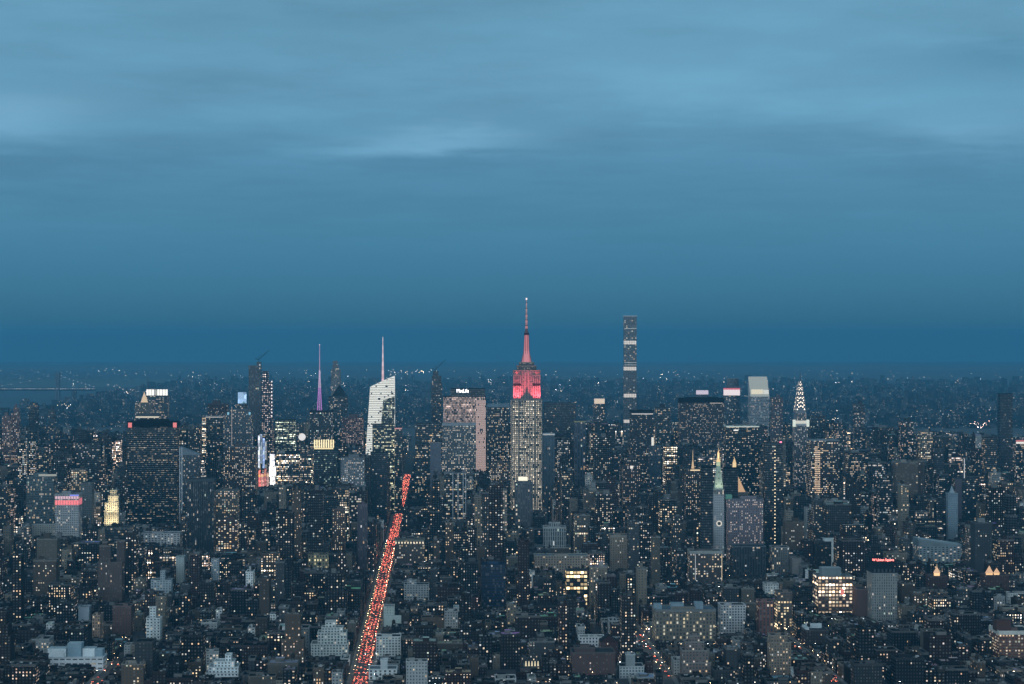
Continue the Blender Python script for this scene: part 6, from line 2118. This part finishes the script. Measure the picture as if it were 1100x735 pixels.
# ----------------------------------------------------------------- lights of the far districts
fl_ = MB()
lrng = random.Random(31)
spots = []
for k in range(1700):
    D = 8200 * (3.4 ** (lrng.random() ** 1.15))
    spots.append((lrng.uniform(-30, 1130), D, 0.55))
for (cpx, cpy, sx, sy, n_, br) in ((138, 420, 16, 4, 40, 1.6), (70, 437, 12, 4, 16, 1.8), (120, 396, 14, 4, 16, 1.4), (215, 412, 14, 7, 26, 1.2), (245, 420, 8, 4, 10, 1.6), (335, 412, 10, 8, 24, 1.3), (372, 416, 8, 3, 14, 1.4), (430, 400, 20, 4, 18, 1.2),
                                    (435, 416, 10, 4, 12, 1.6), (455, 399, 10, 2, 8, 1.6), (532, 411, 14, 3, 22, 1.7), (600, 418, 12, 6, 16, 1.2), (650, 410, 16, 5, 20, 1.4), (712, 410, 10, 6, 14, 1.6), (660, 435, 10, 6, 16, 1.5), (775, 393, 4, 4, 4, 1.6), (850, 418, 20, 10, 24, 1.2),
                                    (905, 411, 10, 4, 10, 1.6), (950, 417, 14, 6, 20, 1.3), (998, 422, 10, 4, 26, 1.9), (960, 448, 20, 4, 26, 1.5), (1012, 446, 14, 4, 22, 1.5), (1070, 432, 10, 8, 20, 1.6), (895, 452, 6, 4, 10, 1.6), (1030, 412, 20, 8, 14, 1.2)):
    for k in range(n_):
        px_, py_ = cpx + lrng.gauss(0, sx * 0.55), cpy + lrng.gauss(0, sy * 0.5)
        # the ground distance seen at that row
        D = 9000.0
        for it in range(40):
            D = (CAM_H - ground(D) - 14) * F_PX / max(18.0, (py_ - Y_HOR))
            D = min(D, 30000)
        spots.append((px_, D, br))
for k in range(46):     # curved red-lit bowl and ramps at the far right
    t_ = k / 45
    spots.append((1040 + 24 * t_ + lrng.gauss(0, .8), 958300 / (95 + 5 * math.sin(t_ * 3) + lrng.gauss(0, .8)), 2.6))
for k in range(40):
    t_ = k / 39
    spots.append((1061 + 10 * t_ + lrng.gauss(0, .8), 958300 / (82 - 7 * t_ + lrng.gauss(0, .8)), 2.8))
for i, (px_, D, br) in enumerate(spots):
    x = xat(px_, D)
    if x < -2300 - (D - 9000) * 0.045 and D < 17000:
        continue
    s_ = D / 2400.0 * lrng.uniform(0.09, 0.19)
    c_ = lrng.choice(((1, 0.85, 0.62), (1, 0.72, 0.42), (1, 0.80, 0.55), (0.88, 0.95, 1), (1, 0.92, 0.78)))
    if br > 2.5:
        c_ = lrng.choice(((1, 0.55, 0.42), (1, 0.72, 0.6), (1, 0.85, 0.75)))
    z = ground(D) + lrng.uniform(8, 26)
    fl_.tf = (x, D, z, 1, 0)
    prism(fl_, ngon(s_, 6), -s_, s_, (0.1, 0.1, 0.1), GLOW, st=2.6 * br * lrng.uniform(0.3, 2.0) ** 2 * min(2.6, 0.9 * math.exp(D / 20000)), litc=c_, bottom=True)
fl_.tf = None
tag(fl_.build('distant_city_lights'), 'myriad far street and building lights out to the horizon', 'lights', kind='stuff')

# ----------------------------------------------------------------- the bridge over the river
BD = 14000.0
bx = lambda px: xat(px, BD)
zb_ = ground(BD)
br_root = empty('suspension_bridge', (bx(62), BD, zb_), 0)
tag(br_root, 'far suspension bridge with lit cables and deck crossing the river at the left edge', 'bridge')
steel = (0.25, 0.26, 0.27)


def bz(py):
    return zat(py, BD) - zb_


for px_ in (62, -135):
    tw_ = MB()
    xo = bx(px_) - bx(62)
    for s in (-1, 1):
        for sy in (-1, 1):
            prism(tw_, rect(9, 9, xo + s * 7, sy * 16), 0, bz(400.5), steel)
    for zz in (0.35, 0.7, 0.97):
        slab(tw_, xo - 11, xo + 11, -20, 20, bz(400.5) * zz - 6, bz(400.5) * zz + 4, steel)
    tw_.build('tower', br_root)
dk_ = MB()
xl, xr = bx(-170) - bx(62), bx(104) - bx(62)
slab(dk_, xl, xr, -16, 16, bz(418.6) - 6, bz(418.6), (0.06, 0.06, 0.065))
dko = dk_.build('deck', br_root)
cab, cbl = MB(), MB()
prev = None
for k in range(90):
    px_ = -135 + (62 + 135) * k / 60 if k <= 60 else 62 + (104 - 62) * (k - 60) / 29
    if k <= 60:
        t_ = abs(px_ + 36.5) / 98.5
        py_ = 416.8 + (401 - 416.8) * t_ * t_
    else:
        py_ = 401 + (416 - 401) * ((k - 60) / 29) ** 0.75
    p_ = (bx(px_) - bx(62), -14, bz(py_))
    if prev:
        bar(cab, prev, p_, 0.9, steel)
    prev = p_
    if k % 3 == 0:
        prism(cbl, ngon(1.7, 6, p_[0], -15.2), p_[2] - 1.7, p_[2] + 1.7, (0.1, 0.1, 0.1), GLOW, st=1.1, litc=(0.9, 0.95, 1), bottom=True)
co_ = cab.build('cable', br_root)
cbl.build('cable_lamps', co_)
dl = MB()
for k in range(58):
    px_ = -2 + 104 * k / 57
    prism(dl, ngon(1.9, 6, bx(px_) - bx(62), -16.5), bz(418.0), bz(418.0) + 3.4, (0.1, 0.1, 0.1), GLOW, st=lrng.choice((0.4, 0.8, 1.4)), litc=lrng.choice(((1, 0.9, 0.75), (0.92, 0.96, 1), (1, 0.8, 0.6))), bottom=True)
dl.build('deck_lamps', dko)


# ----------------------------------------------------------------- far ridge across the river and behind the city
def ridge(name, D, h0, seed, x0=-24000, x1=24000):
    q = random.Random(seed)
    ph = [(q.uniform(0.5, 3.5) * (1 + 2.2 * (_ % 3)), q.uniform(0, 6.28), q.uniform(0.3, 1)) for _ in range(11)]
    v, f = [], []
    n = 420
    for i in range(n + 1):
        x = x0 + (x1 - x0) * i / n
        k = sum(a * math.sin(fq * x / 2600.0 + p_) for fq, p_, a in ph) / 5
        h = h0 * (1 + 0.9 * k)
        for j, (dy, hh) in enumerate(((-1800, -5), (-700, h * 0.7), (0, h), (1200, h * 0.6), (2600, -5))):
            v.append((x, D + dy, ground(D + dy) + hh))
    for i in range(n):
        for j in range(4):
            a = i * 5 + j
            f.append((a, a + 5, a + 6, a + 1))
    me = bpy.data.meshes.new(name)
    me.from_pydata(v, [], f)
    me.materials.append(simple_mat('wooded_slope', (0.085, 0.105, 0.095), 0.95, nscale=0.002))
    for p_ in me.polygons:
        p_.use_smooth = True
    o = bpy.data.objects.new(name, me)
    COL.objects.link(o)
    o['kind'] = 'structure'


ridge('hills', 31000, 34, 3)
ridge('wooded_hills', 19800, 40, 8, -24000, -2700)

haze()
